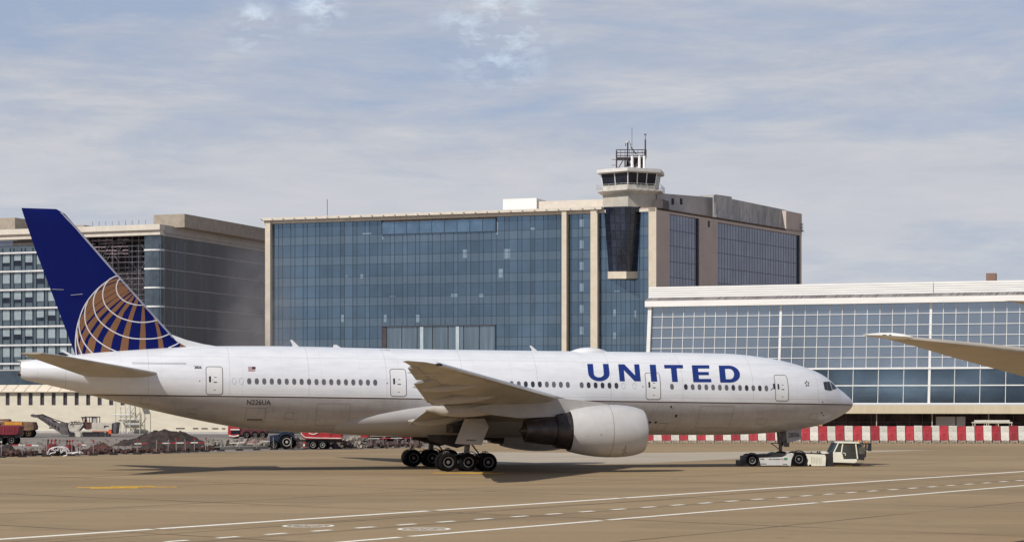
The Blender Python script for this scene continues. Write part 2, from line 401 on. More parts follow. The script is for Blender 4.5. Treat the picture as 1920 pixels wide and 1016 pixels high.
# lit or blind-covered panes scattered over the facade
random.seed(3)
pb = mat('pale_blind', (.22, .30, .38), .4, metal=.3, var=.1, island=.2)
mb = MB(A.M)
for i in range(1, nr, 2):
    x = A.s(1086); part(MB(A.M).box(x + .1, x + .75, -.03, -.01, zz[i] + .25, zz[i - 1] - .5), 'window_blind', pb, rt)
for (u, v, w_, h_) in ((935, 504, 8, 17), (680, 437, 16, 3), (868, 468, 8, 16), (945, 467, 12, 18), (846, 551, 12, 6), (898, 551, 9, 6), (995, 427, 8, 5), (648, 517, 4, 3), (676, 514, 5, 8), (830, 430, 0, 0), (730, 555, 12, 2), (640, 590, 5, 14), (720, 590, 5, 14), (780, 590, 7, 14), (1150, 580, 5, 12), (1189, 582, 4, 13), (1150, 623, 5, 12), (1152, 545, 10, 2), (930, 414, 4, 26), (717, 418, 0, 0), (575, 470, 0, 0), (716, 424, 3, 26)):
    if not w_: continue
    xa, z1 = A.uz(u, v); xb = A.s(u + w_); part(MB(A.M).box(xa, xb, -.03, -.01, z1 - h_ * .088, z1), 'window_blind', pb, rt)
# pillars and cornice
for (ua, ub, dep) in ((497, 506.5, .9), (1053, 1062, 1.1), (1107, 1120, 1.1), (1216, 1230.3, .45)):
    mb = MB(A.M); xa, xb = A.s(ua, -dep), A.s(ub, -dep); mb.box(xa, xb, -dep, .3, 0, zt - .42); part(mb, 'pillar', cream, rt)
mb = MB(A.M); mb.box(xL - .05, A.s(1128, -1.2), -1.3, .5, zt - .40, zt + .05); mb.box(xL - .02, xR, -.45, .4, zt - .93, zt - .43)
part(mb, 'cornice', mat('pale_cornice', (.66, .60, .52), .8, var=.07, vscale=.8), rt)
x = xL
while x < A.s(1120): part(MB(A.M).box(x, x + .10, -1.75, -1.3, zt - .3, zt - .2), 'cornice_bracket', dsteel, rt); x += 2.05
mb = MB(A.M); x = A.s(600); mb.tube((x, 3, zt), (x, 3, zt + 3.3), .05); part(mb, 'roof_mast', dsteel, rt)
mb = MB(A.M); xa = A.s(943, 6); xb = A.s(1006, 6); mb.box(xa, xb, 6, 12, zt - .2, A.z(373.5, xa, 6)); part(mb, 'roof_plant_room', roofw, rt)
mb = MB(A.M); mb.box(xb + .02, A.s(1135, 5), 6.5, 10, zt - .2, A.z(373.5, A.s(1118, 6), 6)); part(mb, 'roof_parapet', mat('pale_cornice', (.6, .6, .6)), rt)
# side face: beige wall with two sunk glass fields
xe = S.s(1503); 
def sz(v, u): return S.z(v, S.s(u))
zs_top = zt - .6
mb = MB(S.M)
gl = [(S.s(1255), S.s(1311)), (S.s(1345.5), S.s(1500))]
zA = sz(401, 1255); zB = sz(417, 1346)
xs_ = [0, gl[0][0], gl[0][1], gl[1][0], gl[1][1], xe]
mb.box(.02, xs_[1], 0, .6, 0, zs_top); mb.box(xs_[1], xs_[2], 0, .6, zA, zs_top); mb.box(xs_[2], xs_[3], 0, .6, 0, zs_top); mb.box(xs_[3], xs_[4], 0, .6, zB, zs_top); mb.box(xs_[4], xs_[5], 0, .6, 0, zs_top)
part(mb, 'side_wall', pink, rt)
for (xa, xb), zc in zip(gl, (zA, zB)):
    rws = []; z_ = zc; i = 0
    while z_ > 8: rws.append(z_); z_ -= 2.55
    rws.append(2)
    n_ = max(4, int((xb - xa) / 1.0))
    mb = MB(S.M)
    for i in range(len(rws) - 1):
        for j in range(n_):
            X0, X1 = xa + (xb - xa) * j / n_, xa + (xb - xa) * (j + 1) / n_
            mb.add([(X0, .3, rws[i + 1]), (X1, .3, rws[i + 1]), (X1, .3, rws[i]), (X0, .3, rws[i])], [(0, 1, 2, 3)])
    gp_ = part(mb, 'side_glazing', sideg, rt)
    mb = MB(S.M)
    for z_ in rws[:-1]: mb.box(xa, xb, .25, .29, z_ - .05, z_ + .04)
    for j in range(n_ + 1): X0 = xa + (xb - xa) * j / n_; mb.box(X0 - .02, X0 + .02, .27, .29, 2, zc)
    mb.box(xb - .3, xb, .05, .29, 2, zc)
    part(mb, 'side_mullions', mat('slate_mullion', (.08, .09, .12), .5), rt)
mb = MB(S.M); x = S.s(1329); mb.box(x - .3, x + .3, -.03, .02, sz(426, 1329), sz(414, 1329)); part(mb, 'vent_opening', dark, rt)
# roof storeys along the side
def setb(ua, ub, va, vb, y, v_base, name, m, th=.4):
    xa, xb = S.s(ua, y), S.s(ub, y); mb = MB(S.M)
    P = [(xa, y, zs_top - .3), (xb, y, zs_top - .3), (xb, y, S.z(vb, xb, y)), (xa, y, S.z(va, xa, y))]
    mb.prism(P, (0, th, 0)); return part(mb, name, m, rt)
setb(1232, 1345, 362, 371, 2.5, 0, 'roof_storey_wall', shadec, 6)
setb(1338, 1474, 366, 394, 1.2, 0, 'mesh_screen', mat('pale_mesh_screen', (.46, .45, .45), .8, var=.25, vscale=.5, stretch=(1, 1, .3)), .15)
setb(1474, 1503.5, 395, 401, .3, 0, 'corner_parapet', pink, 3)
setb(1340, 1372, 364.5, 369, 5, 0, 'plant_box', shadec, 3)
mb = MB(S.M)
for i in range(12):
    x = S.s(1340 + i * 12, 1.1); mb.tube((x, 1.05, zs_top), (x, 1.05, zs_top + 3.0), .05, 5)
    if i < 11: x2 = S.s(1352 + i * 12, 1.1); mb.tube((x, 1.05, zs_top + (2.6 if i % 2 else .3)), (x2, 1.05, zs_top + (.3 if i % 2 else 2.6)), .04, 5)
part(mb, 'screen_bracing', steel, rt)
mb = MB(S.M)
for u in (1262, 1278): x = S.s(u, 2.4); z_ = S.z(378, x, 2.4); mb.box(x - .35, x + .35, 2.42, 2.52, z_ - .5, z_ + .5)
part(mb, 'roof_storey_window', dark, rt)
mb = MB(S.M)
for i in range(6): z_ = S.z(420 + i * 2.6, xe); mb.box(xe, xe + .4, -.15, .1, z_, z_ + .1)
mb.box(xe, xe + .9, -.1, .1, S.z(434, xe), S.z(433, xe)); part(mb, 'side_ladder', dsteel, rt)
# tapered dark bay hanging on the front (V in plan)
mb = MB(A.M)
def V(u, v, y): x = A.s(u, y); return (x, y, A.z(v, x, y))
T0, T1, T2 = V(1132, 388, -.2), V(1172, 387, -3.6), V(1201, 388, -.2)
B0, B1, B2 = V(1141, 509, -.2), V(1175, 509, -2.6), V(1194, 509, -.2)
m5 = 5
def lerp(a, b, t): return tuple(a[i] + (b[i] - a[i]) * t for i in range(3))
for (ta, tb, ba, bb, nc) in ((T0, T1, B0, B1, 4), (T1, T2, B1, B2, 3)):
    for j in range(nc):
        for i in range(8):
            def pt(a, b): return lerp(lerp(ta, tb, a), lerp(ba, bb, a), b)
            g_ = .03; mb.add([pt((j + g_) / nc, (i + g_) / 8), pt((j + 1 - g_) / nc, (i + g_) / 8), pt((j + 1 - g_) / nc, (i + 1 - g_) / 8), pt((j + g_) / nc, (i + 1 - g_) / 8)], [(0, 1, 2, 3)])
bay = part(mb, 'tapered_bay', darkg, rt)
mb = MB(A.M)
def ins(p_, dx=0): return (p_[0], p_[1] + .08, p_[2])
mb.add([ins(T0), ins(T1), ins(T2), ins(B0), ins(B1), ins(B2)], [(0, 1, 4, 3), (1, 2, 5, 4), (0, 2, 1), (3, 4, 5)]); part(mb, 'bay_backing', dline, rt, bay)
mb = MB(A.M); mb.add([(B0[0] - .15, -.1, B0[2]), (B1[0], B1[1] - .2, B1[2]), (B2[0] + .15, -.1, B2[2])] + [(q_[0], q_[1], q_[2] - 1.15) for q_ in ((B0[0] - .15, -.1, B0[2]), (B1[0], B1[1] - .2, B1[2]), (B2[0] + .15, -.1, B2[2]))], [(0, 1, 2), (3, 5, 4), (0, 3, 4, 1), (1, 4, 5, 2), (2, 5, 3, 0)])
part(mb, 'bay_base', cream, rt, bay)

# ---------------------------------------------------------------- control tower cab on the roof
tw = A.M @ Vector((A.s(1174), 3.0, 0)); zb = A.z(388, A.s(1174))
ct = root('control_tower', (tw.x, tw.y, zb), 'small cream control tower with dark windows on the glass office roof', 'control tower')
cx, cy = tw.x, tw.y
def octo(r, z_, ph=R(-12), n=6, sx=1.0): 
    return [Vector((cx + math.cos(ph + 2 * math.pi * i / n + math.pi / 6 * 0) * r * sx, cy + math.sin(ph + 2 * math.pi * i / n) * r, z_)) for i in range(n)]
PXM = tw.y / F
z0 = zb - .4; zbal = HC + (HY - 361) * PXM; zwin0 = HC + (HY - 349) * PXM; zwin1 = HC + (HY - 327) * PXM; zr = HC + (HY - 319) * PXM
# plan traced as a six-sided room: front-left face, front-right face, right face
def plan(o_):  # o_ = outward offset in metres
    base = [(1127, -.4), (1173, -3.4), (1226, -1.2), (1236, 3.5), (1190, 7.0), (1140, 5.5)]
    c0 = Vector((0, 0)); pts = []
    for u, y in base:
        x = (u - 1178) * PXM; pts.append(Vector((x, y - 1.0)))
    m_ = sum(pts, Vector((0, 0))) / len(pts)
    return [p_ + (p_ - m_).normalized() * o_ for p_ in pts]
def ringz(o_, z_): return [Vector((cx + p_.x - .25, cy + p_.y + 1.5, z_)) for p_ in plan(o_)]
part(MB().loft([ringz(-.1, z0), ringz(-.1, zbal - .05)]), 'tower_base', mat('tower_base_render', (.46, .43, .37), .85, var=.1), ct)
twr = mat('tower_render', (.56, .53, .475), .8, var=.14, vscale=1.2, stretch=(1, 1, .3))
part(MB().loft([ringz(0, zbal - .35), ringz(1.0, zbal + .05), ringz(1.0, zbal + .25)]), 'balcony_floor', twr, ct)
part(MB().loft([ringz(-.05, zbal + .2), ringz(-.05, zwin0)]), 'parapet_wall', twr, ct)
part(MB().loft([ringz(-.2, zwin0), ringz(.15, zwin1)]), 'cab_interior', dark, ct)
mbw = MB(); mbf = MB(); P0 = ringz(-.1, zwin0); P1 = ringz(.25, zwin1)
for i, nc in zip(range(6), (2, 3, 3, 2, 2, 2)):
    a0, a1, b0, b1 = P0[i], P0[(i + 1) % 6], P1[i], P1[(i + 1) % 6]
    for j in range(nc):
        t0, t1 = (j + .06) / nc, (j + .94) / nc
        wmb = MB().add([a0.lerp(a1, t0), a0.lerp(a1, t1), b0.lerp(b1, t1), b0.lerp(b1, t0)], [(0, 1, 2, 3)]); part(wmb, 'cab_window', darkg, ct)
        part(MB().tube(a0.lerp(a1, j / nc), b0.lerp(b1, j / nc), .09, 4), 'window_post', wframe, ct)
part(MB().loft([ringz(.35, zwin1), ringz(1.0, zwin1 + .15), ringz(1.0, zr)]), 'cab_roof', mat('tower_roof_white', (.66, .645, .62), .7, var=.1), ct)
mb = MB(); rg = ringz(1.05, zbal + .2); 
for z_ in (zbal + .65, zbal + 1.15):
    for i in range(6): a, b = rg[i].copy(), rg[(i + 1) % 6].copy(); a.z = b.z = z_; mb.tube(a, b, .03, 5)
for i in range(6):
    for j in range(5): a = rg[i].lerp(rg[(i + 1) % 6], j / 5); mb.tube(a, a + Vector((0, 0, 1.0)), .03, 5)
part(mb, 'balcony_railing', steel, ct)
# antenna platform
def TP(u, v, dy=0): return Vector(((u - 960) * (tw.y + dy) / F, tw.y + dy, HC + (HY - v) * (tw.y + dy) / F))
mb = MB(); yb = [0, 2.6]
for dy in yb:
    for u in (1156, 1172, 1190, 1209): mb.tube(TP(u, 318, dy), TP(u, 283 if u in (1156, 1209) else 296, dy), .12, 6)
    for v in (281, 286.5, 292): mb.tube(TP(1155, v, dy), TP(1212, v, dy), .07, 5)
    mb.tube(TP(1156, 296.5, dy), TP(1210, 296.5, dy), .16, 6)
    mb.tube(TP(1159, 316, dy), TP(1170, 298, dy), .1, 6); mb.tube(TP(1176, 298, dy), TP(1186, 316, dy), .1, 6); mb.tube(TP(1190, 316, dy), TP(1200, 298, dy), .1, 6)
for u in range(1156, 1214, 8):
    for dy in yb: mb.tube(TP(u, 296, dy), TP(u, 281, dy), .04, 5)
for v in (281, 286.5, 292, 296.5):
    for u in (1155, 1211): mb.tube(TP(u, v, 0), TP(u, v, 2.6), .05, 5)
mb.tube(TP(1183, 276, 1), TP(1193, 290, 1), .1, 6)
for (ua, ub, va, vb) in ((1187, 1196, 298, 309), (1200, 1206, 300, 315), (1176, 1181, 300, 312)): mb.box(TP(ua, 0, 1.2).x, TP(ub, 0, 1.2).x, tw.y + 1, tw.y + 1.7, TP(0, vb, 1.2).z, TP(0, va, 1.2).z)
mb.box(TP(1156, 0).x, TP(1210, 0).x, tw.y, tw.y + 2.6, TP(0, 297.5).z, TP(0, 296).z)
plat = part(mb, 'antenna_platform', dsteel, ct)
for u in (1185.5, 1199, 1208): part(MB().lathe(TP(u, 316, -.3), (0, 0, 1), [(0, .1), (.05, .22), (2.0, .22), (2.05, .1)], 12, True), 'panel_antenna', roofw, ct, plat)
for u in (1192.5, 1203): part(MB().lathe(TP(u, 313, .6), (0, 0, 1), [(0, .1), (.05, .3), (1.5, .3), (1.6, .1)], 12, True), 'drum_antenna', dsteel, ct, plat)
mb = MB(); mb.path([TP(1175, 318, 1), TP(1177, 280, 1), TP(1177, 267, 1)], .12); mb.tube(TP(1173, 274, 1), TP(1173, 269, 1), .06); mb.tube(TP(1182.5, 274, 1), TP(1182.5, 269, 1), .06); part(mb, 'mast', dsteel, ct)
part(MB().lathe(TP(1177, 268, 1), (0, 0, 1), [(0, .28), (.25, .36), (.3, .05)], 14, True), 'radome', wframe, ct)
mb = MB(); mb.tube(TP(1210, 300, .5), TP(1210, 262, .5), .12); mb.tube(TP(1210, 262, .5), TP(1210, 252, .5), .05); mb.tube(TP(1208.5, 254, .5), TP(1208.5, 250.5, .5), .05); mb.tube(TP(1211.5, 254, .5), TP(1211.5, 250.5, .5), .05); part(mb, 'mast', dsteel, ct)
part(MB().tube(TP(1185, 318, 1.4), TP(1185, 240, 1.4), .035, 5), 'whip_aerial', dsteel, ct)
mb = MB(); mb.tube(TP(1156, 300), TP(1147, 299), .04); mb.tube(TP(1156, 310), TP(1147, 310), .04); part(mb, 'whip_aerial', dsteel, ct)
# link block behind the tower
mb = MB(A.M); xa = A.s(1226, 1); mb.box(xa, xa + 1.5, 1, 5, zt - .3, A.z(374, xa, 1)); part(mb, 'stair_head', dsteel, rt)

# ---------------------------------------------------------------- terminal on the right
T = Fr(1216, 275, -18)
sh = lambda p_: (p_.x + (.040 - .00045 * p_.x) * (p_.z - 4.5) - .25, p_.y, p_.z)   # the glazing grid leans a little
tr = root('terminal_building', T.O, 'low glass terminal with white roof band and white window grid at right', 'building')
xr = T.s(1920) + 14
def tz(v, u=1462): return T.z(v, T.s(u))
lv = [tz(v) for v in (572, 591, 611.5, 631.2, 651.3, 671.4, 691.2)]; lz = [lv[-1], tz(723), tz(756)]
bays = [T.s(1218) + .1, T.s(1462), T.s(1745), T.s(1745) + (T.s(1745) - T.s(1462)) * .98]
for bi in range(3):
    xa, xb = bays[bi], bays[bi + 1]; nc = 12
    for i in range(6):
        mb = MB(T.M, sh)
        for j in range(nc):
            X0, X1 = xa + (xb - xa) * j / nc, xa + (xb - xa) * (j + 1) / nc
            mb.add([(X0, 0, lv[i + 1]), (X1, 0, lv[i + 1]), (X1, 0, lv[i]), (X0, 0, lv[i])], [(0, 1, 2, 3)])
        part(mb, 'upper_window_row', blueg2, tr)
    for i in range(2):
        mb = MB(T.M, sh)
        for j in range(nc // 2):
            X0, X1 = xa + (xb - xa) * j / 6, xa + (xb - xa) * (j + 1) / 6
            mb.add([(X0, 0, lz[i + 1]), (X1, 0, lz[i + 1]), (X1, 0, lz[i]), (X0, 0, lz[i])], [(0, 1, 2, 3)])
        part(mb, 'lower_window_row', termlow, tr)
mb = MB(T.M, sh)
for bi in range(3):
    xa, xb = bays[bi], bays[bi + 1]
    for j in range(12):
        X = xa + (xb - xa) * j / 12; wd = .036 if j else (.16 if bi else .0)
        if wd: mb.box(X - wd, X + wd, -.12, .02, lv[-1] if (j % 2) else lz[-1], lv[0])
xz = bays[-1]
for k, z_ in enumerate(lv[1:-1]): mb.box(bays[0], xz, -.16, .02, z_ - .038, z_ + .038)
mb.box(bays[0], xz, -.25, .02, lv[-1] - .13, lv[-1] + .1); mb.box(bays[0], xz, -.18, .02, lz[1] - .07, lz[1] + .07); mb.box(bays[0], xz, -.2, .02, lz[2] - .05, lz[2] + .07)
part(mb, 'window_grid', wframe, tr)
mb = MB(T.M, sh); mb.box(T.s(1216) - .25, bays[0], -.5, .3, 1.0, lv[0]); part(mb, 'end_frame', wframe, tr)
za, zb_, zc_, zd = tz(570.5), tz(561), tz(554), tz(532.5)
mb = MB(T.M); mb.box(-.3, xr, -.9, .3, za - .1, zb_); part(mb, 'lower_fascia', roofw, tr)
mb = MB(T.M); x = -.3
rib = MB(T.M)
while x < xr:
    rib.add([(x, -.88, zb_ + .01), (x + .22, -.88, zb_ + .01), (x + .22 + .3, .9, zc_ + .2), (x + .3, .9, zc_ + .2)], [(0, 1, 2, 3)])
    rib.add([(x + .22, -.8, zb_ + .01), (x + .42, -.8, zb_ + .01), (x + .42 + .3, .95, zc_ + .1), (x + .22 + .3, .95, zc_ + .1)], [(0, 1, 2, 3)]); x += .42
part(rib, 'corrugated_gutter', mat('gutter_shade_grey', (.24, .22, .22), .8, var=.1, island=.5), tr)  # dark grey paints in the shade on the tilted ribs below the roof band
mb = MB(T.M)
n_ = 5
for i in range(n_):
    a = zc_ + (zd - zc_) * i / n_; b = zc_ + (zd - zc_) * (i + 1) / n_ - .05; mb.box(-.1, T.s(1749), .35 + .06 * i, 2, a, b); mb.box(T.s(1749) + .08, xr, .35 + .06 * i, 2, a, b)
mb.box(0, xr, .9, 14, zc_ - .2, zd - .08)
part(mb, 'roof_band', roofw, tr)
mb = MB(T.M); x = T.s(1850, 10); mb.box(x, T.s(1868, 10), 9, 11, zd - .3, T.z(513, x, 10)); part(mb, 'chimney', mat('brown_brick', (.2, .12, .09), .9), tr)
zf = tz(757.3); zfb = tz(775, 1745)
mb = MB(T.M); mb.box(-.5, xr, -.6, .3, zfb, zf - .12); part(mb, 'stone_band', mat('beige_band', (.55, .47, .34), .85, var=.06, vscale=.7, stretch=(2, 1, .2)), tr)
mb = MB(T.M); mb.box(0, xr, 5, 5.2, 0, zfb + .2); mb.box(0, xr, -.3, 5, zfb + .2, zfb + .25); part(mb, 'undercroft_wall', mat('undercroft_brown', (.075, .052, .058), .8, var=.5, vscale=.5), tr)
x = 2.0
while x < xr: part(MB(T.M).tube((x, .4, 0), (x, .4, zfb + .1), .07, 8), 'undercroft_post', MATS['tower_base_render'], tr); x += 7.3
mb = MB(T.M); x = 1.0
while x < xr: mb.box(x, x + .06, 4.85, 4.98, 0, zfb); x += 1.7
for z_ in (1.1, 2.3): mb.box(0, xr, 4.85, 4.98, z_, z_ + .06)
part(mb, 'undercroft_frame', mat('dim_frame', (.16, .14, .15), .6), tr)
mb = MB(T.M); xa, xb = T.s(1755, 1.5), T.s(1810, 1.5); mb.box(xa, xa + (xb - xa) * .66, 1.5, 1.6, .3, T.z(780.5, xa, 1.5)); mb.box(xa + (xb - xa) * .7, xb, 1.5, 1.6, .3, T.z(780.5, xa, 1.5)); part(mb, 'grey_shutter', shadec, tr)
mb = MB(T.M); mb.box(0, xr, 0.5, 14, zc_ - .1, zc_); mb.box(0, .3, 0.3, 14, 0, zc_ - .1); part(mb, 'side_wall', roofw, tr)

# ---------------------------------------------------------------- dark office block on the left
D = Fr(300, 347, -20)
dr = root('dark_office_block', D.O, 'dark glazed office block with pale roof band and white storey lines at left', 'building')
ztd = D.z(420, 0); xl = D.s(-60)
pitch = 34.8 * D.O.y / F
zbase = 7.8
depth = 44
# glass storeys and white bands on the left wing
xw0, xw1 = xl, D.s(166)
mb = MB(D.M); mb.box(xw0, xw1, .25, .5, zbase, ztd - 2.0); part(mb, 'spandrel_wall', greyteal, dr)
zlines = [D.z(475.3, D.s(0)) - i * D.O.y * 34.5 / F * 1.03 for i in range(8)]
for z_ in zlines:
    if z_ > zbase: part(MB(D.M).box(xw0, xw1, -.25, .24, z_ - .15, z_ + .15), 'white_storey_band', mat('storey_band_white', (.68, .68, .68), .6), dr)
sp = (D.s(68) - D.s(4.3)) / 3
for i, z_ in enumerate([zlines[0] + 2.95] + zlines):
    if z_ < zbase + 2.5: continue
    for k in range(-2, 8):
        x = D.s(4.3) + sp * k
        if x + 1.15 > xw1: continue
        hgt = [1.72, 1.0, 1.72, 1.35][(i * 3 + k * 2 + (k // 3)) % 4] if i else 1.5
        wd = MB(D.M).box(x, x + sp * .6, .18, .24, z_ - .35 - hgt, z_ - .35)
        if i == 0: continue
        wo = part(wd, 'window', litg, dr)
        part(MB(D.M).box(x, x + sp * .6, .19, .245, z_ - 2.3, z_ - .37 - hgt), 'window_sill_pane', darkg if hgt < 1.5 else greyteal, dr, wo)
mb = MB(D.M)
for k in range(-4, 16):
    for o_ in (-.12, sp * .6 + .06): x = D.s(4.3) + sp * k + o_; mb.box(x, x + .06, .1, .2, zbase, zlines[0] + .9)
part(mb, 'vertical_mullions', dline, dr)
mb = MB(D.M); mb.box(xw0, D.s(24), .1, .2, zlines[0] + 1.3, ztd - 2.05); part(mb, 'roof_window', sideg, dr)
mb = MB(D.M); mb.box(D.s(24) + .05, xw1, .1, .2, zlines[0] + 1.3, ztd - 2.05); part(mb, 'roof_window', mat('brown_panel', (.07, .055, .05), .5, var=.2), dr)
# lower glass band above podium
# recess with scaffold
xg0 = D.s(271)
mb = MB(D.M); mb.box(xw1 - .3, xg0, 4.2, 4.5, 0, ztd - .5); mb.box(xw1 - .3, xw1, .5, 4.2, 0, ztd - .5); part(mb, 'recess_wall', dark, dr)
# rounded glass corner then the long side face
ring_pts = [Vector((xg0, .2, 0)), Vector((xg0 + .02, .0, 0))]; r_ = 1.6; cc = Vector((-.2 - r_ + .2, r_, 0))
arc = [(xg0, 0)] + [(-r_ + math.sin(R(t_)) * r_, r_ - math.cos(R(t_)) * r_) for t_ in range(0, 91, 15)]
def wallcurve(pts, z0_, z1_, m, name, off=0, par=None):
    mb = MB(D.M)
    for (ax, ay), (bx, by) in zip(pts, pts[1:]):
        mb.add([(ax, ay, z0_), (bx, by, z0_), (bx, by, z1_), (ax, ay, z1_)], [(0, 1, 2, 3)])
    return part(mb, name, m, dr, par)
zl2 = [D.z(467.5, 0) + pitch - i * pitch * 1.015 for i in range(10)]
zl2 = [z_ for z_ in zl2 if z_ > 6]
cornerg = mat('corner_glass', (.13, .16, .19), .1, metal=.75, var=.2, vscale=.7, island=.25)
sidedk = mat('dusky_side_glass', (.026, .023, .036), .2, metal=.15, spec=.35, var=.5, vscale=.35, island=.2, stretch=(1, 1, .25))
zprev = ztd - 2.0
for z_ in zl2 + [6.0]:
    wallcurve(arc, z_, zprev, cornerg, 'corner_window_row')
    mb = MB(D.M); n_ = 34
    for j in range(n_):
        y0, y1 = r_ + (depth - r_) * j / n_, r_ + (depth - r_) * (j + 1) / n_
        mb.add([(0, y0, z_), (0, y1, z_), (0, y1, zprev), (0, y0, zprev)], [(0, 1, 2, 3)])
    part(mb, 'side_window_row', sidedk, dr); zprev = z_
for z_ in zl2:
    mb = MB(D.M); mb.box(xg0, -r_, -.16, .0, z_ - .13, z_ + .13)
    for (ax, ay), (bx, by) in zip(arc[1:], arc[2:]): mb.add([(ax, ay - .0, z_ - .13), (bx + .0, by, z_ - .13), (bx + .14, by - .1, z_ - .13), (ax + .05, ay - .16, z_ - .13), (ax, ay, z_ + .13), (bx, by, z_ + .13), (bx + .14, by - .1, z_ + .13), (ax + .05, ay - .16, z_ + .13)], [(0, 1, 2, 3), (4, 7, 6, 5), (3, 2, 6, 7), (0, 3, 7, 4), (1, 5, 6, 2)])
    part(mb, 'corner_band', wframe, dr)
mb = MB(D.M)
for z_ in zl2: mb.box(0, .12, r_, depth, z_ - .09, z_ + .09)
part(mb, 'side_band', mat('dim_band', (.30, .28, .31), .5), dr)
# roof
mb = MB(D.M); mb.box(xl, .45, -.9, .9, ztd - 1.05, ztd - .1); mb.box(xl, .3, -.5, 1, ztd - 1.9, ztd - 1.06); part(mb, 'roof_band', MATS['pale_cornice'], dr)
mb = MB(D.M); mb.box(-.9, .46, .92, depth, ztd - 1.5, ztd - .1); mb.box(-.5, .2, 1.0, depth, ztd - 2.0, ztd - 1.52); part(mb, 'side_roof_band', shadec, dr)
mb = MB(D.M); mb.box(xl, .2, .9, 30, ztd - .5, ztd - .4); part(mb, 'roof_deck', pink, dr)
y0 = 4; xa, xb = D.s(288, y0), D.s(346, y0)
mb = MB(D.M); mb.box(xa, xb, y0, 40, ztd - .3, D.z(401, xb, y0)); part(mb, 'roof_plant_room', mat('tan_render', (.36, .31, .25), .9), dr)
xa, xb = D.s(-60, y0), D.s(28, y0)
mb = MB(D.M); mb.box(xa, xb, y0, 12, ztd - .3, D.z(408, xb, y0)); part(mb, 'roof_plant_room', MATS['tan_render'], dr)
xa, xb = D.s(120, y0), D.s(158, y0); mb = MB(D.M); mb.box(xa, xb, y0, 12, ztd - .3, D.z(422, xb, y0)); part(mb, 'roof_plant_room', MATS['tan_render'], dr)
# scaffold in the recess
sf = root('scaffold', D.M @ Vector((D.s(220), 2, 0)), 'dark tube scaffold with plank decks in the recess of the office block', 'scaffold')
mb = MB(D.M); xs_ = [xw1 + .2 + (xg0 - xw1 - .6) * i / 8 for i in range(9)]
for x in xs_:
    mb.tube((x, 1.0, 6), (x, 1.0, ztd + .9), .05, 5); mb.tube((x, 3.2, 6), (x, 3.2, ztd - 1.6), .05, 5)
zlv = [ztd - 2.6 - i * 1.9 for i in range(12)]
for z_ in zlv:
    if z_ < 7: continue
    for y in (1.0, 3.2):
        mb.tube((xs_[0], y, z_), (xs_[-1], y, z_), .045, 5); mb.tube((xs_[0], y, z_ + .95), (xs_[-1], y, z_ + .95), .035, 5)
random.seed(5)
for i in range(26):
    j = random.randrange(8); z_ = random.choice(zlv[:9]); mb.tube((xs_[j], .95, z_), (xs_[j + 1], .95, z_ + random.choice((-1.9, 1.9))), .04, 5)
for j in range(4, 9):
    for k in range(40):
        z_ = ztd - 8 - k * .42; mb.tube((xs_[j] - .55, 2.2 + .3 * (k % 3), z_), (xs_[j] + .25, 2.4, z_ + .05), .035, 4)
part(mb, 'scaffold_tubes', mat('scaffold_tube', (.25, .23, .25), .5, metal=.3, var=.3, island=.5), sf)
mb = MB(D.M)
for i in range(5):
    z_ = ztd - 2.5 - i * .62; n_ = 7
    for j in range(n_):
        if (i * 3 + j) % 5 == 4: continue
        x = xs_[0] - .6 + (xs_[6] - xs_[0]) * j / n_; mb.box(x, x + (xs_[6] - xs_[0]) / n_ * .93, .75, 1.35, z_ + .04 * (j % 2), z_ + .12 + .04 * (j % 2))
part(mb, 'plank_deck', mat('weathered_plank', (.36, .27, .30), .8, var=.3, island=.4), sf)
# ---------------------------------------------------------------- cream podium building
Pd = Fr(0, 335, -20)
pr = root('cream_podium_building', Pd.O, 'long low cream building with a row of narrow dark slit windows', 'building')
xe_ = Pd.s(427); xs0 = Pd.s(-60)
ztp = Pd.z(721, Pd.s(60)); zw1 = Pd.z(736, Pd.s(60)); zw0 = Pd.z(759.3, Pd.s(60))
wx = [Pd.s(10.5 + 21.55 * k) for k in range(-3, 14)]; ww = Pd.s(18) - Pd.s(10.5)
mb = MB(Pd.M); mb.box(xs0, xe_, 0, .4, 0, zw0); mb.box(xs0, xe_, 0, .4, zw1, zw1 + .25)
prev = xs0
for x in wx: mb.box(prev, x, 0, .4, zw0 + .001, zw1 - .001); prev = x + ww
mb.box(prev, xe_, 0, .4, zw0 + .001, zw1 - .001)
part(mb, 'wall', creamw, pr)
for x in wx: part(MB(Pd.M).box(x, x + ww, .25, .3, zw0, zw1), 'slit_window', mat('slit_glass', (.055, .045, .065), .2, var=.2), pr)
mb = MB(Pd.M); mb.add([(xs0, -.6, zw1 + .2), (xe_, -.6, zw1 + .2), (xe_, .6, ztp), (xs0, .6, ztp)], [(0, 1, 2, 3)]); mb.box(xs0, xe_, -.6, .2, zw1 + .1, zw1 + .2)
part(mb, 'sloped_eave', cream, pr)
mb = MB(Pd.M)
for x in wx: mb.add([(x - .5, -.62, zw1 + .2), (x - .42, -.62, zw1 + .2), (x - .0, .58, ztp + .02), (x - .08, .58, ztp + .02)], [(0, 1, 2, 3)])
part(mb, 'eave_rib', dsteel, pr)
mb = MB(Pd.M); mb.box(xs0, xe_ + 8, .7, 18, ztp - .3, ztp); mb.box(xe_, xe_ + .3, 0, 20, 0, ztp - .35); mb.box(xs0, Pd.s(150, 2), 2.0, 2.4, ztp, ztp + 2.6); part(mb, 'flat_roof', shadec, pr)
mb = MB(Pd.M); xa = Pd.s(-60, 1.9); mb.box(xa, Pd.s(165, 1.9), 1.85, 1.98, ztp - .02, ztp + 2.4); part(mb, 'lower_glazing', mat('smoky_glass', (.10, .135, .17), .15, metal=.7, var=.25, vscale=.4, island=.1), pr)
mb = MB(Pd.M)
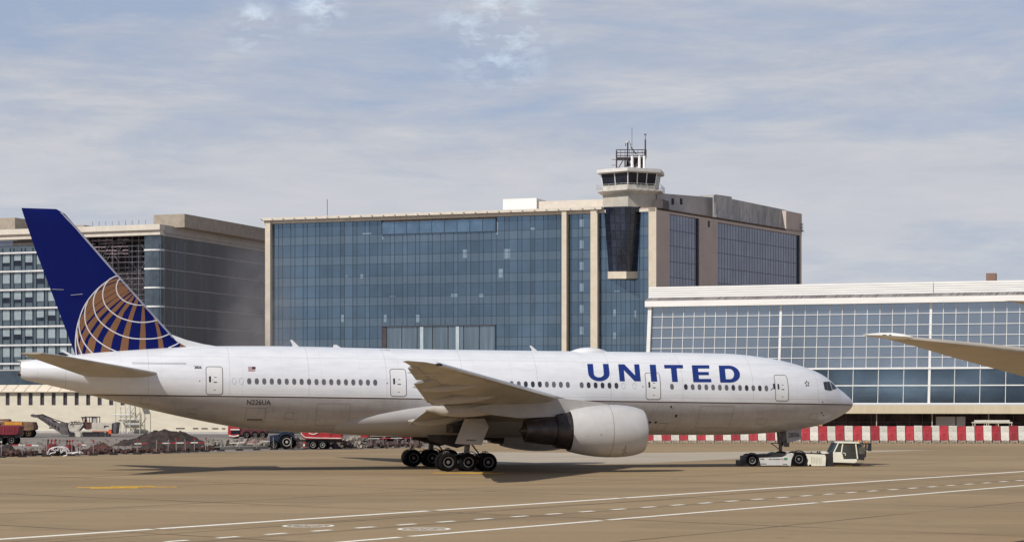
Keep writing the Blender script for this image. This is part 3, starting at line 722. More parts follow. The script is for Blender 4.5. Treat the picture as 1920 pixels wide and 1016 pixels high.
for u, wd in ((12, 20), (48, 30), (92, 14), (330, 20), (362, 12), (378, 14), (398, 14), (416, 8)):
    x = Pd.s(u); mb.box(x, x + wd * .08, -.02, -.003, .75, .95)
part(mb, 'plinth_vent', dsteel, pr)
mb = MB(Pd.M); mb.box(xs0, xe_ + .1, -.12, -.002, 0, .35); part(mb, 'plinth', shadec, pr)
# stair tower in front of the podium
st = root('stair_tower', Pd.M @ Vector((Pd.s(240), -1.6, 0)), 'grey steel stair tower standing against the cream wall under the tail', 'scaffold stair')
mb = MB(Pd.M)
def q(u, v, y=-1.5): x = Pd.s(u, y); return (x, y, Pd.z(v, x, y))
for y in (-1.9, -.9):
    mb.tube(q(217, 752, y), q(217, 812, y), .05); mb.tube(q(244, 752, y), q(244, 812, y), .1); mb.tube(q(235, 752, y), q(235, 812, y), .05)
    mb.path([q(222, 779, y), q(236, 794, y), q(230, 811, y)], .05); mb.path([q(230, 779, y), q(243, 794, y)], .04); mb.path([q(254, 760, y), q(245, 773, y), q(256, 785, y)], .05); mb.path([q(243, 796, y), q(232, 811, y)], .05)
    mb.tube(q(234, 760, y), q(242, 765, y), .04); mb.tube(q(242, 762, y), q(236, 772, y), .04)
    mb.tube(q(213, 777, y), q(244, 777, y), .06); mb.tube(q(215, 770, y), q(244, 770, y), .035); mb.tube(q(236, 794, y), q(262, 794, y), .06); mb.tube(q(262, 752, y), q(262, 812, y), .06)
    mb.tube(q(244, 786, y), q(262, 786, y), .035)
part(mb, 'stair_frame', steel, st)
mb = MB(Pd.M); x0_, z0_ = Pd.s(214, -1.9), q(217, 778)[2]; mb.box(x0_, Pd.s(244, -1.9), -1.9, -.9, z0_ - .08, z0_)
mb.box(Pd.s(236, -1.9), Pd.s(262, -1.9), -1.9, -.9, q(236, 795)[2] - .08, q(236, 795)[2])
a0 = q(258, 752); mb.box(Pd.s(250, -1.9), Pd.s(262, -1.9), -1.9, -.9, 5.2, 5.3)
part(mb, 'landing', steel, st)
# ================================================================ the airliner
PX0, PY0, PYAW, PPIT = -4.35, 147.0, math.asin(.25), .0079
LIFT, G = .38, -.38
ac = root('airliner', (PX0, PY0, .38), 'large white airliner with dark blue tail being towed across the apron', 'airliner')
ac.rotation_euler = (0, PPIT, PYAW)
cs, sn = math.cos(PYAW), math.sin(PYAW)
def loc(u, v, l):            # photo trace -> aircraft coordinates on the plane l metres right of the centreline
    k = (u - 960) / F; t = (k * (PY0 - l * cs) - PX0 - l * sn) / (cs - k * sn)
    Y = PY0 + t * sn - l * cs; return t, HC - LIFT + (HY - v) * Y / F + t * PPIT
ST = [(31.80, 4.66, 4.60, .03), (31.72, 4.92, 4.38, .28), (31.4, 5.22, 4.06, .62), (30.9, 5.60, 3.78, .98), (30.4, 5.94, 3.52, 1.28), (29.85, 6.42, 3.28, 1.58), (29.2, 6.86, 3.02, 1.88), (28.4, 7.22, 2.84, 2.18), (27.0, 7.66, 2.57, 2.54),
      (25.4, 8.0, 2.40, 2.80), (23.8, 8.22, 2.29, 2.97), (21.9, 8.38, 2.21, 3.07), (19.5, 8.42, 2.18, 3.1), (15, 8.43, 2.17, 3.1), (5, 8.40, 2.17, 3.1), (-5, 8.40, 2.18, 3.1), (-11, 8.45, 2.23, 3.1), (-13.5, 8.45, 2.36, 3.09), (-15.7, 8.42, 2.55, 3.06),
      (-18.2, 8.36, 2.98, 2.94), (-21.1, 8.21, 3.58, 2.68), (-24.4, 7.94, 4.34, 2.26), (-26.6, 7.72, 4.88, 1.88), (-28.7, 7.44, 5.38, 1.35), (-30.1, 7.25, 5.68, .85), (-30.80, 7.13, 5.84, .50), (-31.02, 7.09, 5.92, .38)]
ST = ST[::-1]
def section(x):
    x = max(ST[0][0], min(ST[-1][0], x)); i = 0
    while i < len(ST) - 2 and ST[i + 1][0] < x: i += 1
    a, b = ST[i], ST[i + 1]; h_ = b[0] - a[0]; t = (x - a[0]) / h_; o = []
    for c in (1, 2, 3):
        ma = (b[c] - ST[i - 1][c]) / (b[0] - ST[i - 1][0]) if i > 0 else (b[c] - a[c]) / h_
        mb_ = (ST[i + 2][c] - a[c]) / (ST[i + 2][0] - a[0]) if i + 2 < len(ST) else (b[c] - a[c]) / h_
        o.append((2 * t**3 - 3 * t**2 + 1) * a[c] + (t**3 - 2 * t**2 + t) * h_ * ma + (-2 * t**3 + 3 * t**2) * b[c] + (t**3 - t**2) * h_ * mb_)
    return o
def half(x, z):
    zt_, zb_, w_ = section(x); zc = (zt_ + zb_) / 2; hh = (zt_ - zb_) / 2; q_ = (z - zc) / hh
    return w_ * math.sqrt(max(0.0, 1 - q_ * q_))
def hull(x, z, off=.01): 
    zt_, zb_, w_ = section(x); zc = (zt_ + zb_) / 2; y = half(x, z)
    n_ = Vector((0, -y / w_**2, (z - zc) / ((zt_ - zb_) / 2)**2)); n_ = n_.normalized() if n_.length else Vector((0, -1, 0))
    return Vector((x, -y, z)) + n_ * off
def onhull(u, v, off=.012):
    l = 2.5
    for _ in range(8): x, z = loc(u, v, l); l = half(x, z)
    return hull(x, z, off)
def hull_mat():
    global nt
    m = bpy.data.materials.new('airliner_paint'); m.use_nodes = True; nt = m.node_tree; b = nt.nodes['Principled BSDF']
    b.inputs['Roughness'].default_value = .34; b.inputs['Coat Weight'].default_value = .25; b.inputs['Coat Roughness'].default_value = .15
    t = N('ShaderNodeTexCoord'); s_ = N('ShaderNodeSeparateXYZ'); L(t.outputs['Object'], s_.inputs[0])
    X, Z = s_.outputs['X'], s_.outputs['Z']
    zz_ = wmath('ADD', Z, wmath('MULTIPLY', X, .0042))
    mpn = N('ShaderNodeMapping'); mpn.inputs['Scale'].default_value = (.5, .5, 2.5); L(t.outputs['Object'], mpn.inputs[0])
    nz = wnoise(mpn.outputs[0], 1.0, 7, .65)
    mp2 = N('ShaderNodeMapping'); mp2.inputs['Scale'].default_value = (2.2, 1, .25); L(t.outputs['Object'], mp2.inputs[0])
    nz2 = wnoise(mp2.outputs[0], 1.0, 6, .7)
    white = ramp(nz, [(.3, (.64, .65, .69)), (.6, (.73, .74, .77))])
    grey = ramp(nz, [(.3, (.37, .355, .36)), (.65, (.45, .435, .44))])
    grey = wmix(ramp(nz2, [(.5, (0, 0, 0)), (.75, (.35, .35, .35))]), grey, (.22, .19, .175))
    c = wmix(wmath('GREATER_THAN', zz_, 4.76), wmix(wmath('GREATER_THAN', zz_, 4.67), grey, (.085, .055, .042)), white)
    # skin joints
    def jl(src, per, wd, amt, c):
        f = wmath('PINGPONG', src, per / 2); return wmix(wmath('MULTIPLY', wmath('LESS_THAN', f, wd), amt), c, (.32, .31, .31))
    c = jl(X, 5.6, .014, .6, c); c = jl(wmath('ADD', X, 1.9), 2.8, .009, .28, c); c = jl(wmath('ADD', Z, .28), 2.62, .012, .5, c); c = jl(wmath('ADD', Z, .9), .87, .006, .22, c)
    L(c, b.inputs['Base Color'])
    bp = N('ShaderNodeBump'); bp.inputs['Strength'].default_value = .06; bp.inputs['Distance'].default_value = .03; L(nz, bp.inputs['Height']); L(bp.outputs[0], b.inputs['Normal'])
    return m
M_hull = hull_mat()
wgrey = mat('wing_grey', (.40, .385, .37), .45, var=.10, vscale=.4, stretch=(1, .3, 1))
wunder = mat('wing_underside', (.47, .44, .40), .5, var=.14, vscale=.5, stretch=(1, .35, 1))
bare = mat('bare_metal', (.62, .60, .58), .3, metal=.7, var=.1)
cowlm = mat('cowl_paint', (.52, .505, .495), .38, var=.06, vscale=.8, coat=.2)
nacd = mat('exhaust_metal', (.075, .06, .055), .4, metal=.6, var=.3, vscale=1.5)
tyre = mat('tyre_rubber', (.008, .0075, .0075), .9, spec=.12, var=.3, vscale=3)
hubm = mat('wheel_hub', (.20, .19, .19), .5, metal=.4, var=.2)
gearm = mat('gear_strut', (.13, .12, .12), .5, var=.3, vscale=3)
navy = mat('tail_navy', (.002, .007, .105), .4, var=.05, spec=.15)
gold = mat('tail_gold', (.215, .098, .042), .4, var=.07)
gline = mat('tail_grey_line', (.66, .64, .66), .4, var=.03)
letb = mat('letter_blue', (.012, .032, .18), .35, var=.05)
inkm = mat('dark_ink', (.03, .028, .03), .5, var=.1)
winA = mat('cabin_window_shade', (.13, .125, .13), .15, var=.15, spec=.6)
winB = mat('cabin_window_dark', (.035, .035, .045), .1, var=.2, spec=.6)
outl = mat('door_outline', (.16, .15, .16), .5)
doorp = mat('door_paint', (.72, .72, .73), .35, var=.04, coat=.2)
def P(mb, name, m, par=None, **k): o = mb.build(name, m, **k); o.parent = par or ac; return o
# fuselage
xs = []; x = 31.8
while x > -31.0: xs.append(x); x -= (.06 if x > 31.5 else .14 if x > 28 else .5 if x > -12 else .35)
xs.append(-31.02)
rings = []
for x in xs:
    zt_, zb_, w_ = section(x); zc = (zt_ + zb_) / 2; hh = (zt_ - zb_) / 2
    rings.append([(x, w_ * math.cos(2 * math.pi * i / 96), zc + hh * math.sin(2 * math.pi * i / 96)) for i in range(96)])
fus = P(MB().loft(rings), 'fuselage', M_hull, smooth=True, auto=50)
def patch(poly_groups, name, m, par, mapf, maxl, th=0):
    vs, fs = [], []
    for polys in poly_groups:
        P3 = [[Vector((a, b, 0)) for a, b in pl] for pl in polys]; flat = [p_ for pl in P3 for p_ in pl]; o = len(vs)
        vs += flat; fs += [[i + o for i in t_] for t_ in tessellate_polygon(P3)]
    bm = bmesh.new(); V_ = [bm.verts.new(v) for v in vs]
    for f in fs:
        try: bm.faces.new([V_[i] for i in f])
        except ValueError: pass
    for _ in range(6):
        es = [e for e in bm.edges if e.calc_length() > maxl]
        if not es: break
        bmesh.ops.subdivide_edges(bm, edges=es, cuts=1); bmesh.ops.triangulate(bm, faces=[f for f in bm.faces if len(f.verts) > 3])
    for v in bm.verts: v.co = mapf(v.co.x, v.co.y)
    bmesh.ops.recalc_face_normals(bm, faces=bm.faces)
    me = bpy.data.meshes.new(name); bm.to_mesh(me); bm.free(); me.materials.append(m)
    for p_ in me.polygons: p_.use_smooth = True
    o = bpy.data.objects.new(name, me); COL.objects.link(o); o.parent = par or ac; return o
def ell(cx_, cz_, a, b, n=14, p_=2.4): return [(cx_ + a * math.copysign(abs(math.cos(t)) ** (2 / p_), math.cos(t)), cz_ + b * math.copysign(abs(math.sin(t)) ** (2 / p_), math.sin(t))) for t in (2 * math.pi * (i + .5) / n for i in range(n))]
random.seed(11)
def zwin(x): return 5.87 - max(0, x - 6) * .0065
def window(x, m):
    z = zwin(x); patch([[ell(x, z, .145, .215)]], 'cabin_window', m, None, lambda a, b: hull(a, b, .012), .2)
wl = [-15.45 + .5294 * i for i in range(18)] + [-2.73 + .5305 * i for i in range(21)] + [8.94 + .534 * i for i in range(6)] + [15.93] + [17.02 + .5375 * i for i in range(13)]
darkset = {5.2, 8.94 + .534, 8.94 + .534 * 2, 8.94 + .534 * 3, 8.94 + .534 * 4, 8.94 + .534 * 5, 17.02, 17.02 + .5375 * 7, 17.02 + .5375 * 9, 17.02 + .5375 * 11, 5.757, 5.226, 4.7}
for x in wl: window(x, winB if any(abs(x - d_) < .1 for d_ in darkset) else winA)
for x in (-3.26, 12.15, 13.0, -16.5, -16.0): 
    patch([[ell(x, zwin(x), .15, .22), ell(x, zwin(x), .132, .2)]], 'blanked_window', mat('faint_outline', (.5, .5, .5), .5), None, lambda a, b: hull(a, b, .011), .2)
def rrect(x0, x1, z0, z1, r, n=4):
    pts = []
    for cx_, cz_, a0 in ((x1 - r, z1 - r, 0), (x0 + r, z1 - r, 90), (x0 + r, z0 + r, 180), (x1 - r, z0 + r, 270)):
        pts += [(cx_ + r * math.cos(R(a0 + 90 * i / n)), cz_ + r * math.sin(R(a0 + 90 * i / n))) for i in range(n + 1)]
    return pts
for (x0, x1, z0, z1) in ((-18.47, -17.28, 4.90, 6.88), (-5.36, -4.16, 4.89, 6.87), (13.88, 15.06, 4.83, 6.83), (24.2, 25.34, 4.81, 6.79)):
    dr_ = patch([[rrect(x0 + .03, x1 - .03, z0 + .03, z1 - .03, .17)]], 'door', doorp, None, lambda a, b: hull(a, b, .008), .3)
    patch([[rrect(x0, x1, z0, z1, .2), rrect(x0 + .045, x1 - .045, z0 + .045, z1 - .045, .16)]], 'door_outline', outl, dr_, lambda a, b: hull(a, b, .014), .3)
    zc = (z0 + z1) / 2
    patch([[rrect(x0 + .22, x0 + .36, zc - .12, zc + .3, .04)]], 'door_window', winB, dr_, lambda a, b: hull(a, b, .016), .3)
    patch([[ell(x0 + .66, zc - .12, .14, .035)], [ell(x0 + .66, zc + .22, .10, .02)], [[(x0 + .48, zc + .1), (x0 + .5, zc + .1), (x0 + .5, zc), (x0 + .48, zc)]], [[(x0 + .55, zc - .65), (x0 + .7, zc - .65), (x0 + .7, zc - .68), (x0 + .55, zc - .68)]]], 'door_handle', inkm, dr_, lambda a, b: hull(a, b, .016), .3)
    if x0 > -18.4: patch([[ell(x0 - .22, zc - .05, .035, .045)]], 'door_light', inkm, dr_, lambda a, b: hull(a, b, .016), .3)
patch([[ell(-18.9, 5.85, .03, .04)]], 'static_port', inkm, None, lambda a, b: hull(a, b, .014), .3)
# airline name, letters traced as outlines
def Ltr(u0, u1, w_, k):
    du = 3.2    # the letters lean back with the curve of the hull
    t, b = 682.2 + (u0 - 1100) * .0125, 713.6 + (u0 - 1100) * .0125
    def q_(a, y): return (u0 + a, t + (b - t) * y)
    W = u1 - u0; s = w_
    def sl(a, y): return (u0 + a + du * y * (1 if k != 'U' else 1) , t + (b - t) * y)
    if k == 'U':
        o = [sl(0, 0), sl(s, 0)] + [sl(s + (W - 2 * s - du) / 2 * (1 - math.cos(t_)), .58 + .22 * math.sin(t_)) for t_ in [math.pi * i / 10 for i in range(11)]] + [sl(W - du - s, 0), sl(W - du, 0)]
        o += [sl((W - du) / 2 * (1 + math.cos(t_)), .56 + .46 * math.sin(t_)) for t_ in [math.pi * i / 12 for i in range(13)]]
        return [[o]]
    if k == 'N': W -= du; return [[[sl(0, 0), sl(s * 1.0, 0), sl(W - s * .82, .66), sl(W - s * .82, 0), sl(W, 0), sl(W, 1), sl(W - s * 1.0, 1), sl(s * .82, .34), sl(s * .82, 1), sl(0, 1)]]]
    if k == 'I': W -= du; return [[[sl(0, 0), sl(W, 0), sl(W, 1), sl(0, 1)]]]
    if k == 'T': W -= du * .3; return [[[sl(0, 0), sl(W, 0), sl(W, .2), sl(W / 2 + s / 2, .2), sl(W / 2 + s / 2, 1), sl(W / 2 - s / 2, 1), sl(W / 2 - s / 2, .2), sl(0, .2)]]]
    if k == 'E': W -= du; return [[[sl(0, 0), sl(W * .96, 0), sl(W * .96, .19), sl(s, .19), sl(s, .4), sl(W * .9, .4), sl(W * .9, .58), sl(s, .58), sl(s, .81), sl(W, .81), sl(W, 1), sl(0, 1)]]]
    if k == 'D':
        W -= du; A_ = W * .5
        o = [sl(0, 0), sl(A_, 0)] + [sl(A_ + (W - A_) * math.sin(t_), .5 - .5 * math.cos(t_)) for t_ in [math.pi * i / 12 for i in range(1, 12)]] + [sl(A_, 1), sl(0, 1)]
        i_ = [sl(s, .19), sl(A_, .19)] + [sl(A_ + (W - s - A_) * math.sin(t_), .5 - .31 * math.cos(t_)) for t_ in [math.pi * i / 10 for i in range(1, 10)]] + [sl(A_, .81), sl(s, .81)]
        return [[o, i_]]
for k, a, b, s in (('U', 1099.5, 1142.5, 10.5), ('N', 1157.5, 1200, 11.5), ('I', 1216.5, 1231, 10), ('T', 1243.5, 1279.5, 10.5), ('E', 1295.5, 1332.5, 11), ('D', 1346, 1387.5, 11)):
    patch(Ltr(a, b, s, k), 'name_letter', letb, None, lambda u_, v_: onhull(u_, v_, .022), 6)
def text_mesh(txt, size, bold=.0):
    cu = bpy.data.curves.new('t', 'FONT'); cu.body = txt; cu.size = size; cu.offset = bold; cu.resolution_u = 3
    o = bpy.data.objects.new('t', cu); COL.objects.link(o); dg = bpy.context.evaluated_depsgraph_get(); dg.update()
    me = bpy.data.meshes.new_from_object(o.evaluated_get(dg)); bpy.data.objects.remove(o); bpy.data.curves.remove(cu); return me
def text_on(txt, size, name, m, par, fn, bold=.0, sx=1.0):
    me = text_mesh(txt, size, bold)
    bm = bmesh.new(); bm.from_mesh(me); bmesh.ops.triangulate(bm, faces=bm.faces)
    for v in bm.verts: v.co = fn(v.co.x * sx, v.co.y)
    bm.to_mesh(me); bm.free(); me.name = name; me.materials.clear(); me.materials.append(m)
    o = bpy.data.objects.new(name, me); COL.objects.link(o)
    if par: o.parent = par
    return o
text_on('N226UA', .50, 'registration', inkm, ac, lambda a, b: hull(-15.6 + a, 4.22 + b, .02), .004, .93)
text_on('2826', .25, 'fleet_number', inkm, ac, lambda a, b: hull(-19.25 + a, 6.72 + b, .02), .006)
for (x0, x1, z0, z1) in ((-15.6, -14.2, 3.0, 4.0), (-10.6, -8.2, 2.75, 4.35), (18.2, 20.9, 2.75, 4.4), (-22.9, -22.2, 4.2, 4.7), (15.2, 15.9, 2.5, 3.1), (23.0, 23.8, 3.0, 3.5), (27.4, 28.1, 3.4, 3.9), (-19.6, -19.0, 3.5, 3.9), (-12.8, -12.2, 3.2, 3.7), (-23.5, -19.8, 7.0, 7.1)):
    patch([[rrect(x0, x1, z0, z1, .045), rrect(x0 + .022, x1 - .022, z0 + .022, z1 - .022, .03)]], 'access_panel', mat('panel_seam', (.22, .20, .19), .6), None, lambda a, b: hull(a, b, .009), .35)
patch([[rrect(-15.45, -14.35, 3.12, 3.2, .03)]], 'scupper', inkm, None, lambda a, b: hull(a, b, .012), .3)
# small flag: striped field and dark canton
patch([[[(-15.5, 6.57 + .07 * i), (-15.02 - (.0), 6.57 + .07 * i), (-15.02, 6.6 + .07 * i), (-15.5, 6.6 + .07 * i)]] for i in range(5)], 'flag_stripe', mat('flag_red', (.35, .08, .09), .5), None, lambda a, b: hull(a, b, .014), .3)
patch([[[(-15.22, 6.72), (-14.98, 6.72), (-14.98, 6.89), (-15.22, 6.89)]]], 'flag_canton', inkm, None, lambda a, b: hull(a, b, .018), .3)
# five-pointed star emblem aft of the cockpit
cxs, czs = loc(1512, 719, 2.3); st_ = []
for i in range(5):
    a = R(95 + 72 * i); c_ = (cxs + math.cos(a) * .15, czs + math.sin(a) * .15); 
    st_.append([[(c_[0] + math.cos(a) * .10, c_[1] + math.sin(a) * .12), (c_[0] + math.cos(a + 2.2) * .085, c_[1] + math.sin(a + 2.2) * .085), (c_[0] + math.cos(a - 2.2) * .085, c_[1] + math.sin(a - 2.2) * .085)]])
patch(st_, 'star_emblem', inkm, None, lambda a, b: hull(a, b, .016), .4)
# cockpit glazing
cg = patch([[[(1542.4, 716.0), (1550, 715.3), (1555.8, 715.3), (1559, 717.6), (1563.5, 722.2), (1568.0, 727.6), (1565.6, 728.8), (1560.6, 729.8), (1556, 732.0), (1545.2, 730.2)]]], 'cockpit_window', winB, None, lambda u_, v_: onhull(u_, v_, .02), 4)
for a, b in (((1554.4, 715.4), (1559.5, 730.8)), ((1549, 715.3), (1550.5, 731))):
    patch([[[(a[0] - .35, a[1]), (a[0] + .45, a[1]), (b[0] + .45, b[1]), (b[0] - .35, b[1])]]], 'window_post', doorp if a[0] > 1550 else outl, cg, lambda u_, v_: onhull(u_, v_, .03), 4)
cgl = cg.copy(); cgl.data = cg.data.copy(); cgl.data.transform(Matrix.Scale(-1, 4, (0, 1, 0))); COL.objects.link(cgl)
for (u_, v_, a, b) in ((1541.7, 753, .05, .06), (1540, 773.5, .05, .08), (1543.5, 778, .06, .06), (1257.5, 762, .07, .08), (1267, 779, .09, .12), (1218, 791, .11, .08), (1229, 791, .11, .08), (1148, 0, 0, 0), (1445, 730, .05, .05)):
    if a: p0 = onhull(u_, v_); patch([[ell(p0.x, p0.z, a, b, 10)]], 'static_port', inkm, None, lambda X_, Z_: hull(X_, Z_, .016), .3)
p0 = onhull(1450, 724); patch([[[(p0.x - .07, p0.z - .2), (p0.x + .1, p0.z - .2), (p0.x + .1, p0.z + .2), (p0.x - .07, p0.z + .2)]]], 'placard', inkm, None, lambda a, b: hull(a, b, .016), .3)
# radome joint, dome and blade aerials on the roof
mb = MB()
def blade(x, h_, c_, lean=.25):
    zt_ = section(x)[0] - .03
    mb.prism([(x - c_ / 2, -.03, zt_), (x + c_ / 2, -.03, zt_), (x - c_ * .1 - lean, -.03, zt_ + h_), (x - c_ * .45 - lean, -.03, zt_ + h_)], (0, .06, 0))
blade(-11.7, .5, .45); P(mb, 'blade_aerial', doorp)
mb = MB(); blade(-8.7, .22, .6, 0); P(mb, 'blade_aerial', doorp)
mb = MB(); blade(6.2, .4, .4); P(mb, 'blade_aerial', doorp)
mb = MB(); rg = []
for k in range(9):
    t_ = k / 8; x = 8.9 + 3.0 * t_; r_ = math.sin(math.pi * (.04 + .92 * t_)) ** .7; rg.append([(x, math.cos(2 * math.pi * i / 20) * .85 * r_, 8.28 + .44 * r_ * max(-.3, math.sin(2 * math.pi * i / 20))) for i in range(20)])
P(mb.loft(rg), 'satellite_dome', doorp, smooth=True)
mb = MB(); x0_ = -11; mb.tube((-6.5, -1, 8.2), (-5, -1, 8.25), .02, 4); P(mb, 'roof_rail', outl)
# belly fairing
rg = []
for k in range(41):
    t_ = k / 40; x = 11.5 - 20.6 * t_; e = math.sin(math.pi * min(1, max(0, t_))) ** .75 if 0 < t_ < 1 else 0
    hw = 1.85 + 1.45 * e; hz = .80 + .93 * e; zc = 3.02 + .66 * e
    rg.append([(x, hw * math.cos(2 * math.pi * i / 40), zc + (hz + .05) * math.sin(2 * math.pi * i / 40)) for i in range(40)])
P(MB().loft(rg), 'belly_fairing', mat('fairing_grey', (.41, .395, .395), .4, var=.08, vscale=.6, stretch=(.5, 1, 1)), smooth=True)
# wings
def af(n=18):
    up = []; lo = []
    for i in range(n + 1):
        c = .5 * (1 - math.cos(math.pi * i / n)); y = 5 * (.2969 * math.sqrt(c) - .126 * c - .3516 * c**2 + .2843 * c**3 - .1015 * c**4)
        up.append((c, y * 1.0)); lo.append((c, -y * .85 + .02 * math.sin(math.pi * c) * 0))
    return up[::-1] + lo[1:-1]
AF = af()
def xle(l): return 9.8 - (l - 3) * .674
def xte(l): return -3.1 - max(0, l - 9.6) * .318 if l < 28.5 else -3.1 - 18.9 * .318 - (l - 28.5) * .42
def zle(l): return 3.95 + (l - 2) * .116 if l < 9.6 else 4.83 + (l - 9.6) * .095
def wz(l): 
    ch = xle(l) - xte(l); return zle(l), zle(l) - (.035 if l > 9.6 else .035 + (9.6 - l) * .003) * ch
def wing(side):
    rg = []
    for l in (1.5, 3, 4.5, 6.5, 8, 9.6, 12, 15, 18, 21, 24, 26.5, 28.5, 29.6, 30.35):
        a, b = xle(l), xte(l)
        if l == 29.6: a -= .25
        if l == 30.35: a -= 1.0
        if b > a - .3: b = a - .3
        za, zb_ = wz(l); th = .135 - .05 * min(1, l / 15)
        rg.append([(a + (b - a) * c, -side * l, za + (zb_ - za) * c + y * th * (a - b)) for c, y in AF])
    wg = P(MB().loft(rg), 'wing', wunder, smooth=True, auto=60)
    # flaps, slats and flap-track fairings
    def te(l): return xte(l), wz(l)[1]
    for l0, l1, dr_, ex in ((3.4, 9.2, .30, 1.0), (10.0, 12.2, .18, .5), (12.4, 22.5, .24, .75), (22.8, 28.2, .06, .25)):
        rg = []
        for k in range(7):
            l = l0 + (l1 - l0) * k / 6; xt, zt_ = te(l); c = (xle(l) - xt) * .14 + ex
            x_f, x_b = xt + c * .72, xt - c * .34; zf_, zb2 = zt_ + .02, zt_ - dr_ - c * .08
            rg.append([(x_f, -side * l, zf_ - .10), (x_f + .05, -side * l, zf_ - .02), ((x_f + x_b) / 2, -side * l, (zf_ + zb2) / 2 + .14), (x_b, -side * l, zb2), (x_b, -side * l, zb2 - .03), ((x_f + x_b) / 2, -side * l, (zf_ + zb2) / 2 - .10)])
        P(MB().loft(rg), 'flap', wgrey, wg, smooth=True, auto=30)
    for l, tip_, ln, r_, dz in ((4.4, -4.3, 4.4, .28, -.55), (9.4, -4.1, 7.0, .46, -.62), (13.9, -5.3, 5.0, .30, -.38), (19.6, -7.1, 4.2, .25, -.28), (25.2, -8.6, 2.4, .10, -.1)):
        rg = []
        for k in range(13):
            t_ = k / 12; x = tip_ + ln * t_; rr = r_ * (math.sin(math.pi * min(1, t_ * .97 + .03)) ** .7 if t_ < .99 else .05); c = (xle(l) - x) / (xle(l) - xte(l)); zc = wz(l)[0] + (wz(l)[1] - wz(l)[0]) * c + dz * (1 - max(0, t_ - .4) * .5) + (.12 if t_ < .1 else 0)
            rg.append([(x, -side * l + rr * .72 * math.cos(2 * math.pi * i / 14), zc + rr * 1.1 * math.sin(2 * math.pi * i / 14)) for i in range(14)])
        P(MB().loft(rg), 'flap_track_fairing', mat('fairing_beige', (.50, .46, .42), .45, var=.08), wg, smooth=True)
    rg = []
    for k in range(14):
        l = 10.6 + 18.0 * k / 13; a = xle(l); za = wz(l)[0]; c = (a - xte(l)) * .06 + .1
        rg.append([(a + .10, -side * l, za - .03), (a + .02, -side * l, za + .10), (a - c, -side * l, za + .16 + c * .05), (a - c, -side * l, za + .17 + c * .05), (a - .0, -side * l, za + .14), (a + .16, -side * l, za - .0), (a + .12, -side * l, za - .10), (a + .02, -side * l, za - .12)])
    P(MB().loft(rg), 'slat', bare, wg, smooth=True, auto=50)
    tip = MB().ball((xle(28.6) + .02, -side * 28.8, wz(28.6)[0]), .14, 8, (1.6, 1, .7)); P(tip, 'navigation_light', winB, wg)
    return wg
wingR = wing(1); wingL = wing(-1)
# engines
def engine(side):
    y = -side * 9.6; zc = 2.56
    def ln(prof, n=48): 
        mb = MB(); mb.loft([[(x, y + r * math.cos(2 * math.pi * i / n), zc + r * math.sin(2 * math.pi * i / n)) for i in range(n)] for x, r in prof], True, False); return mb
    eg = P(ln([(6.3, 1.36), (6.05, 1.44), (6.6, 1.58), (7.2, 1.69), (8.0, 1.79), (8.8, 1.84), (9.6, 1.84), (10.3, 1.79), (10.8, 1.71), (11.15, 1.62), (11.38, 1.54)]), 'engine_cowl', cowlm, smooth=True, auto=70)
    P(ln([(11.38, 1.54), (11.47, 1.48), (11.5, 1.42), (11.46, 1.36), (11.3, 1.31), (11.0, 1.28)]), 'intake_lip', bare, eg, smooth=True, auto=80)
    P(ln([(11.0, 1.28), (10.5, 1.30), (10.0, 1.36), (9.9, .4), (10.2, .28), (10.5, .03)]), 'fan', mat('fan_blades', (.06, .06, .065), .35, metal=.6, var=.3), eg, smooth=True, auto=30)
    P(ln([(9.0, 1.3), (6.3, 1.36), (6.31, 1.30), (9.0, 1.0)]), 'fan_duct', nacd, eg, smooth=True)
    P(ln([(7.5, 1.24), (6.1, 1.30), (5.5, 1.26), (5.05, 1.16), (5.06, 1.06), (5.3, .98)]), 'exhaust_sleeve', nacd, eg, smooth=True, auto=30)
    P(ln([(5.6, 1.02), (4.9, 1.0), (4.2, .95), (3.4, .86), (2.9, .78), (2.88, .7), (3.3, .5), (2.9, .4), (2.5, .05)]), 'exhaust_nozzle', nacd, eg, smooth=True, auto=30)
    for (x, dz, r_) in ((7.9, -.18, .028),):
        a = math.asin(dz / 1.8); P(MB().ball((x, y - side * 1.8 * math.cos(a), zc + dz - .02), r_, 8), 'cowl_vent', inkm, eg)
    mb = MB()
    for dx, a0, a1 in ((9.8, -70, -32), (9.65, -50, -42), (9.95, -58, -50)):
        for k in range(8):
            t0 = R(a0 + (a1 - a0) * k / 8); t1 = R(a0 + (a1 - a0) * (k + 1) / 8); rr = 1.842
            mb.tube((dx + (-.0 if dx == 9.8 else 0), y - side * rr * math.cos(t0), zc + rr * math.sin(t0)), (dx, y - side * rr * math.cos(t1), zc + rr * math.sin(t1)), .012, 4)
    P(mb, 'cowl_latch', inkm, eg)
    # joint rings
    mb = MB()
    for x, r_ in ((8.85, 1.845),): mb.loft([[(x + d_, y + (r_ + .002) * math.cos(2 * math.pi * i / 48), zc + (r_ + .002) * math.sin(2 * math.pi * i / 48)) for i in range(48)] for d_ in (-.012, .012)], True, False)
    P(mb, 'cowl_joint', outl, eg)
    poly = [(9.3, 4.33), (8.4, 4.52), (7.4, 4.66), (6.2, 4.76), (5.2, 4.80), (3.0, 4.6), (0.0, 4.35), (-1.2, 4.1), (0.6, 3.62), (2.5, 3.42), (5.2, 3.55), (6.0, 3.85), (7.4, 4.18), (8.4, 4.28)]
    mb = MB(); n_ = len(poly)
    c0 = [(x, y + .26, z) for x, z in poly]; mb.prism(c0, (0, -.52, 0)); P(mb, 'pylon', mat('pylon_grey', (.42, .40, .385), .45, var=.08), eg, bevel=.1)
    return eg
engine(1); engine(-1)
